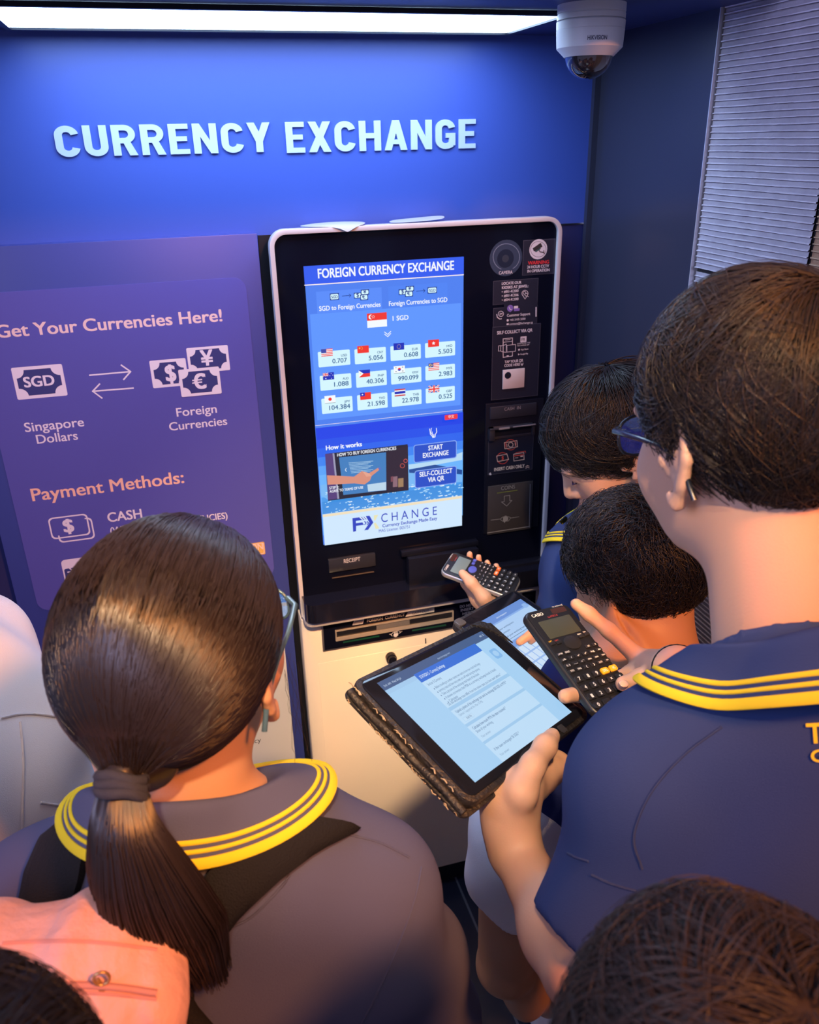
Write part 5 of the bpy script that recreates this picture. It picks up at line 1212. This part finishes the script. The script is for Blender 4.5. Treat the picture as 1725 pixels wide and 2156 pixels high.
q = np.zeros((N, K, 3)); om = np.arccos(np.clip(d@td, -1, 1)); rad = 1.0+.030*g.random(N)
for i in range(K):
    t = (i/(K-1)); s_ = np.sin(om)+1e-6; c = (d*(np.sin((1-t)*om)/s_)[:, None]+td*(np.sin(t*om)/s_)[:, None])+ln*math.sin(t*math.pi); c /= np.linalg.norm(c, axis=1)[:, None]
    r_ = rad+.035*np.sin(t*math.pi)*.6; q[:, i] = HC+c*r_[:, None]*HR*1.02
an = g.random(N)*2*math.pi; rr = .017*np.sqrt(g.random(N)); end = tie_l+np.stack([rr*np.cos(an), rr*np.sin(an)*.6, rr*np.sin(an)], 1)
for i, w in ((K-4, .05), (K-3, .25), (K-2, .6), (K-1, 1.0)): q[:, i] = q[:, i]*(1-w)+end*w
strands_mesh('hair_strands', hd.H+hd.k*(q@hd.M.T), .00062, .0004, hair_g, gh)
TW = hd.w(tie_l); F = Field(); F.cap(hd.w((0.003, -.095, -.02)), TW, .032, .013, .02); V, Q = F.mesh(.004); quadmesh('gathered_hair', V, Q, hair_g, gh)
# tail
ax = [TW, TW+V3(-.002, -.022, -.022), TW+V3(.004, -.030, -.070), TW+V3(.014, -.030, -.120), TW+V3(.026, -.024, -.178)]
ra = [.013, .021, .036, .041, .026]
F = Field(); F.chain(ax, [r_*k_ for r_, k_ in zip(ra, (.4, .4, .62, .62, .5))], .008); V, Q = F.mesh(.004); pt = quadmesh('ponytail', V, Q, hair_g, gl_)
N = 5200; K = 12; ts = np.linspace(0, 1, K); axp = np.array([[np.interp(t, np.linspace(0, 1, 5), [a[k] for a in ax]) for k in range(3)] for t in ts]); rp = np.interp(ts, np.linspace(0, 1, 5), ra)
an = g.random(N)*2*math.pi; rf = np.sqrt(.35+.65*g.random(N)); ln2 = lock_noise(np.stack([np.cos(an), np.sin(an), rf], 1), 2.2, 21); Ls = .80+.28*g.random(N); q = np.zeros((N, K, 3)); rx, ry = hd.M[:, 0], V3(0, 0, 0)+nrm(np.cross(hd.M[:, 0], nrm(ax[-1]-ax[1])))
for i, t in enumerate(ts):
    tt = np.minimum(t*Ls, 1.06); pos = np.stack([np.interp(tt, ts, axp[:, k]) for k in range(3)], 1); r_ = np.interp(tt, ts, rp)
    q[:, i] = pos+(rx[None]*np.cos(an+ln2[:, 0]*.12*t)[:, None]*1.12+ry[None]*np.sin(an+ln2[:, 0]*.12*t)[:, None]*.8)*(r_*rf)[:, None]+ln2*.0022*t+np.maximum(0, t*Ls-1)[:, None]*V3(.02, 0, -.17)
strands_mesh('ponytail_strands', q, .0008, .0003, hair_g, pt)
ht = MB(); hx, hz = hd.M[:, 0], nrm(ax[1]-ax[0]); hy = np.cross(hz, hx)
for k in range(3): ht.tube([TW+hz*(.002+k*.0055)+.0165*(hx*math.cos(t)+hy*math.sin(t)*.85)+hz*.0012*math.sin(3*t+k) for t in np.linspace(0, 2*math.pi, 25)], .0042, 8, cap=False)
ht.build('hair_tie', mat('charcoal elastic', (.03, .03, .045), .8, bump=(900, .4)), gl_, sm=60)
# loose hairs by the cheek
lq = []
for k in range(9):
    a = hd.w((.074+.004*g.random(), .03+.03*g.random(), -.01-.03*g.random())); o = V3(-.004+.012*g.random(), .008*g.normal(), -.05-.05*g.random()); lq.append([a+o*t+V3(.010*math.sin(t*2.6+k), .008*math.sin(t*3), -.03*t*t)*(.4+.6*g.random()*t) for t in np.linspace(0, 1, 12)])
strands_mesh('loose_hair', np.array(lq), .00022, .00015, hair_g, gh)
shirt(J, gl_, slate_c, hem=-.05, sl=(.85, .9), amp=.0065, freq=17, seed=15, g=.018, h=.0045, sleeve_r=.072)
collar(gl_, J, J['fld'], cloth=slate_c, gap=.0125)
shorts(J, gl_, navy_c, 'skirt', k=.8, seed=18, r=.12)
for s_ in 'LR': shoe(J['an'+s_], J['f'], gl_, white_c)

# her backpack: straps lie on the shirt, the bag hangs behind
sk = Skin(*J['skin']); gs_ = bpy.data.objects['polo_shirt.001']
for pts in ([(735, 1758), (800, 1775), (862, 1806)], [(888, 1826), (872, 1900), (835, 2000), (790, 2100), (760, 2156)], [(418, 1957), (470, 1956), (530, 1930), (590, 1870), (610, 1842)]): seam(gs_, sk, pts, mat('slate seam', (.060, .066, .128), .9))
def strap(parent, left, right, name='strap', m=blackstrap, th=.007):
    rows = []; L_ = np.array(left, float); R__ = np.array(right, float)
    for t in np.linspace(0, 1, 26):
        a = np.array([np.interp(t*(len(L_)-1), range(len(L_)), L_[:, k]) for k in (0, 1)]); b = np.array([np.interp(t*(len(R__)-1), range(len(R__)), R__[:, k]) for k in (0, 1)]); row = []
        for s_ in np.linspace(0, 1, 7):
            h = sk.px(*(a*(1-s_)+b*s_), .003)
            row.append((h[0]+h[1]*.006*math.sin(math.pi*min(1, max(0, s_)))**.5, h[1]) if h is not None else None)
        if all(x is not None for x in row): rows.append(row)
    n = 7; mb = MB(); V = [x[0]+x[1]*th*.6 for r_ in rows for x in r_]+[x[0]-x[1]*th*.4 for r_ in rows for x in r_]; o = len(rows)*n
    F_ = [[j*n+i, j*n+i+1, (j+1)*n+i+1, (j+1)*n+i] for j in range(len(rows)-1) for i in range(n-1)]; F_ += [[q+o for q in f_[::-1]] for f_ in F_]
    per = [i for i in range(n)]+[j*n+n-1 for j in range(1, len(rows))]+[(len(rows)-1)*n+i for i in range(n-2, -1, -1)]+[j*n for j in range(len(rows)-2, 0, -1)]
    F_ += [[per[k], per[(k+1) % len(per)], per[(k+1) % len(per)]+o, per[k]+o] for k in range(len(per))]
    s_ = mb.add(V, F_).build(name, m, parent, sm=60); return s_
BG = atd(40, 2320, .622); bu = nrm(V3(.10, .10, 1)); bf = nrm(J['fwd']+V3(.0, 0, -.05)); bf = nrm(bf-bu*(bf@bu)); BM = np.stack([np.cross(bf, bu), bf, bu], 1)
bp = empty('backpack', tuple(BG), "pink backpack with black straps hanging on the girl's back", 'bag')
pink = mat('salmon pink nylon', (.78, .43, .35), .7, bump=(60, .35))
F = Field(); F.rbox(BG, (.118, .060, .160), .052, BM, .02); F.rbox(BG-bf*.045-bu*.06, (.105, .045, .085), .04, BM, .025)
bw = lambda x, y, z: BG+BM@V3(x, y, z)
F.fold = (lambda P, f1=folds(77, .007, 26): f1(P)-.006*np.maximum(0, np.sin(((P-BG)@BM)[:, 0]*95+((P-BG)@BM)[:, 2]*20))*(((P-BG)@BM)[:, 2] > .02))
V, Q = F.mesh(.004); V = relax(V, Q, 2); quadmesh('bag_body', V, Q, pink, bp); bs = Skin(V, Q)
zt = []
for x in np.linspace(20, 330, 24):
    h = bs.px(x, 2085-14*math.sin((x-20)/310*math.pi)+.02*x, .001)
    if h is not None: zt.append(h[0])
if len(zt) > 3: MB().tube(zt, .0024, 8).build('zipper', mat('coral piping', (.62, .27, .20), .6), bp, sm=60)
for y0_, y1_ in ((1985, 2000), (2096, 2104)):
    zt = []
    for x in np.linspace(6, 330, 24):
        h = bs.px(x, y0_+(y1_-y0_)*x/330-10*math.sin((x-20)/310*math.pi), .0004)
        if h is not None: zt.append(h[0])
    if len(zt) > 3: MB().tube(zt, .0013, 6).build('seam', mat('pink seam', (.60, .26, .20), .7), bp, sm=60)
h = bs.px(205, 2062, .003)
if h is not None:
    P_, n_ = h; MB().tube([P_, P_+V3(.004, -.004, -.012), P_+V3(.004, -.005, -.030)], [.0018, .0032, .0026], 8).tube([P_+V3(.004+.005*math.cos(t), -.004, .004+.006*math.sin(t)) for t in np.linspace(0, 6.3, 14)], .0011, 6).build('zipper_pull', mat('brass pull', (.5, .30, .12), .4, metal=.6), bp, sm=60)
strap(bp, [(604, 1722), (540, 1742), (470, 1790), (420, 1860), (385, 1950), (352, 2030), (352, 2090), (385, 2170)], [(752, 1752), (660, 1798), (585, 1852), (510, 1920), (440, 2005), (408, 2070), (410, 2110), (462, 2170)])
strap(bp, [(150, 1728), (95, 1770), (62, 1840), (42, 1935)], [(215, 1716), (195, 1770), (178, 1850), (160, 1905)])

# --- boy at the side wall, bowed head
H = atd(1290, 930, 1.42); M = frame(-72, -37, 0); hd = Head(H, M, 1.04)
J = stand(H, frame(-60), -42, .98, lean=.0, sh=.110, neck_=H+V3(-.006, -.002, -.15)); J['b'] = .82; J['anL'] = V3(.725, -.335, .075); J['anR'] = V3(.765, -.20, .075); J['toeL'] = J['toeR'] = nrm(V3(-.3, .95, 0))
J['neck_top'] = H-M[:, 2]*.05-M[:, 1]*.03
cb2 = lambda x, y, z: loc(FC2, x, y, z)
WB = cb2(-.055, -.075, -.055); J['wrL'] = WB; J['elL'] = J['shL']*.45+WB*.55+V3(.02, -.01, -.13); J['elR'] = J['shR']+V3(-.03, .0, -.25); J['wrR'] = J['elR']+V3(-.15, .0, -.06)
F = Field(); head_field(F, hd); body_field(F, J); relaxed_hand(F, J['wrR'], V3(-.9, .1, -.3), V3(0, 0, -1), V3(0, -1, 0), .9)
PB = cb2(-.018, -.015, -.041); F.cap(WB, PB, .022, .026, .02)
F.chain([WB*.5+PB*.5, cb2(-.051, -.025, -.012), cb2(-.048, .006, .010), cb2(-.035, .030, .0135)], [.019, .0135, .0112, .0088], .008)
for k, y in enumerate((.040, .020, .0, -.020)):
    a = cb2(-.004, y*.7, -.036); F.cap(PB, a, .020, .012, .012); finger(F, [a, cb2(.022, y, -.026), cb2(.0475, y+.002, -.016), cb2(.0475, y+.004, -.002 if k < 2 else -.008)], .0088)
bb_ = person('boy by the side wall with head bowed, holding the blue-button calculator', skin_l, F, .0036)
lips(bb_, hd); eyes(hd, bb_, True)
boy_hair(hd, bb_, 10000, 'low', 31, hair_k, 1.03, whorl=(-.01, -.060, .098), length=(.034, .105), lift=.10, mess=.28, w=.0008)
shirt(J, bb_, navy_c, sl=.8, seed=25, g=.014, h=.006, sleeve_r=.06)
collar(bb_, J, J['fld'], cloth=navy_c)
shorts(J, bb_, white_c, seed=28)
for s_ in 'LR': shoe(J['an'+s_], J['toeL'], bb_, white_c)

# --- curly boy in the middle with the second tablet
H = atd(1335, 1215, 1.222); M = frame(-20, -24, 0); hd = Head(H, M, 1.0)
J = stand(H+V3(.0, -.0, .02), frame(-20), -10, .98, lean=.09, sh=.135, drop=.16, back=.06)
J['neck_top'] = H-M[:, 2]*.05-M[:, 1]*.03
tb2 = lambda x, y, z: loc(FT2, x, y, z)
WR2 = loc(FT2, *on_plane(FT2, 1235, 1352, .05), .055); WL2 = tb2(-.06, -.155, -.03)
J['wrR'] = WR2; J['wrL'] = WL2; J['elR'] = J['shR']*.5+WR2*.5+V3(.06, .0, -.13); J['elL'] = J['shL']*.5+WL2*.5+V3(-.05, -.02, -.11)
pv = V3(.515, -.655, .85); J['belly'] = J['neck']*.36+pv*.64; J['chest'] = J['neck']*.72+pv*.28; J['pelvis'] = pv; J['hipL'] = pv+V3(-.072, .02, -.06); J['hipR'] = pv+V3(.075, -.02, -.06); J['knR'] = V3(.62, -.64, .44); J['anR'] = V3(.64, -.68, .075); sx_, sy_ = onZ(1115, 2105, .03)[:2]; J['anL'] = V3(sx_+.03, sy_-.05, .075); J['knL'] = V3(.435, -.595, .45)
F = Field(); head_field(F, hd); body_field(F, J)
t2l = lambda px, py, z: loc(FT2, *on_plane(FT2, px, py, z), z)
pr_ = t2l(1185, 1335, .040); WR2 = J['wrR']; F.cap(WR2, pr_, .022, .024, .02)
for (tx_, ty_, mx_, my_, z_) in ((1094, 1352, 1122, 1332, .008), (1118, 1349, 1132, 1335, .010), (1140, 1330, 1152, 1322, .016), (1150, 1318, 1160, 1314, .022)):
    a = pr_*.45+t2l(mx_, my_, .034)*.55; F.cap(pr_, a, .017, .0115, .012); finger(F, [a, t2l(mx_, my_, .027), t2l(tx_, ty_, z_)], .0085)
F.chain([WR2*.3+pr_*.7, t2l(1178, 1352, .032), t2l(1160, 1362, .022)], [.017, .0120, .0090], .008)
pl_ = tb2(-.055, -.128, -.044); F.cap(WL2, pl_, .022, .026, .02)
F.chain([pl_, tb2(-.055, -.128, -.002), tb2(-.048, -.108, .010), tb2(-.040, -.090, .010)], [.018, .0130, .0110, .0088], .008)
for k in range(4): a = tb2(-.075+k*.020, -.095, -.036); F.cap(pl_, a, .018, .011, .012); finger(F, [a, tb2(-.073+k*.02, -.06, -.024), tb2(-.071+k*.02, -.038, -.022)], .0086)
mb_ = person('curly-haired boy in white shorts bending over the portrait tablet', skin_m, F, .0036)
lips(mb_, hd); eyes(hd, mb_)
boy_hair(hd, mb_, 10000, 'low', 41, hair_k, 1.07, whorl=(.0, -.060, .095), length=(.032, .060), lift=.09, curl=.6, mess=.4, w=.0006)
shirt(J, mb_, mat('royal navy cotton', (.018, .030, .15), .85, bump=(1400, .25), spec=.15), sl=.7, seed=35, g=.014, h=.006, hem=.13, sleeve_r=.056)
collar(mb_, J, J['fld'], cloth=navy_c)
shorts(J, mb_, white_c, seed=38, k=.34, r=.092, amp=.007)
shoe(J['anL'], V3(-.25, .95, 0), mb_, white_c); shoe(J['anR'], J['f'], mb_, white_c)

# --- person in white at the left edge
H = V3(-.385, -.60, 1.45); M = frame(-80, -10, 0); hd = Head(H, M, 1.0)
J = stand(H, M, -85, 1.0, lean=.0, sh=.155); J['b'] = 1.0
J['elL'] = J['shL']+V3(.02, -.03, -.28); J['wrL'] = J['elL']+V3(-.05, -.01, -.22)
F = Field(); head_field(F, hd); body_field(F, J)
for s_, t in (('R', 1), ('L', -1)): relaxed_hand(F, J['wr'+s_], J['wr'+s_]-J['el'+s_], J['side']*-t*-1, J['fwd'], .95)
ws_ = person('person in a loose white shirt and beige trousers at the left edge', skin_m, F, .004)
lips(ws_, hd); eyes(hd, ws_)
boy_hair(hd, ws_, 2500, 'boy', 51, hair_k, 1.03, w=.0012)
shirt(J, ws_, white_c, 'white_shirt', hem=-.10, sl=.95, amp=.011, seed=45, g=.030, h=.006, wide=1.3, freq=13, sleeve_r=.082)
sk = Skin(*J['skin']); wsh = bpy.data.objects['white_shirt']
for pts in ([(2, 1512), (60, 1503), (150, 1514)], [(42, 1520), (49, 1600), (47, 1700), (46, 1800)], [(85, 1690), (140, 1698), (200, 1706)]): seam(wsh, sk, pts, mat('white seam', (.60, .57, .58), .9), .0016)
shorts(J, ws_, beige_c, 'trousers', k=1.0, seed=48, r=.10)
for s_ in 'LR': shoe(J['an'+s_], J['f'], ws_, mat('dark shoe', 0))

# --- two children right below the camera
H = atd(1525, 2420, .42); M = frame(20, -12, 0); hd = Head(H, M, .97)
J = stand(H, M, 12, .95, lean=.04, sh=.12, back=.04); J['b'] = .88
F = Field(); head_field(F, hd); body_field(F, J)
for s_, t in (('R', -1), ('L', 1)): relaxed_hand(F, J['wr'+s_], J['wr'+s_]-J['el'+s_], J['side']*-t, J['fwd'], .9)
br_ = person('person with short tousled hair close to the camera, bottom right', skin_l, F, .004)
lips(br_, hd); eyes(hd, br_)
boy_hair(hd, br_, 13000, 'boy', 61, mat('soft brown hair', (.042, .030, .024), .40, spec=.5), 1.05, whorl=(.02, -.05, .10), length=(.035, .075), lift=.10, mess=.35, w=.0005)
shirt(J, br_, navy_c, seed=55, h=.006); collar(br_, J, J['fld'], cloth=navy_c); shorts(J, br_, white_c, seed=58)
for s_ in 'LR': shoe(J['an'+s_], J['f'], br_, white_c)
H = atd(-110, 2590, .375); M = frame(5, -8, 0); hd = Head(H, M, .95)
J = stand(H, M, 22, .93, lean=.13, sh=.11, back=.08); J['b'] = .82; J['elR'] = J['shR']+V3(-.01, -.03, -.26); J['wrR'] = J['elR']+V3(-.03, .07, -.20)
F = Field(); head_field(F, hd); body_field(F, J)
for s_, t in (('R', -1), ('L', 1)): relaxed_hand(F, J['wr'+s_], J['wr'+s_]-J['el'+s_], J['side']*-t, J['fwd'], .9)
bl_ = person('person whose dark hair just shows at the bottom left corner', skin_l, F, .004)
lips(bl_, hd); eyes(hd, bl_)
boy_hair(hd, bl_, 5000, 'boy', 71, hair_k, 1.04, mess=.2, w=.0006)
shirt(J, bl_, navy_c, seed=65, h=.006); collar(bl_, J, J['fld'], cloth=navy_c); shorts(J, bl_, navy_c, seed=68)
for s_ in 'LR': shoe(J['an'+s_], J['f'], bl_, white_c)
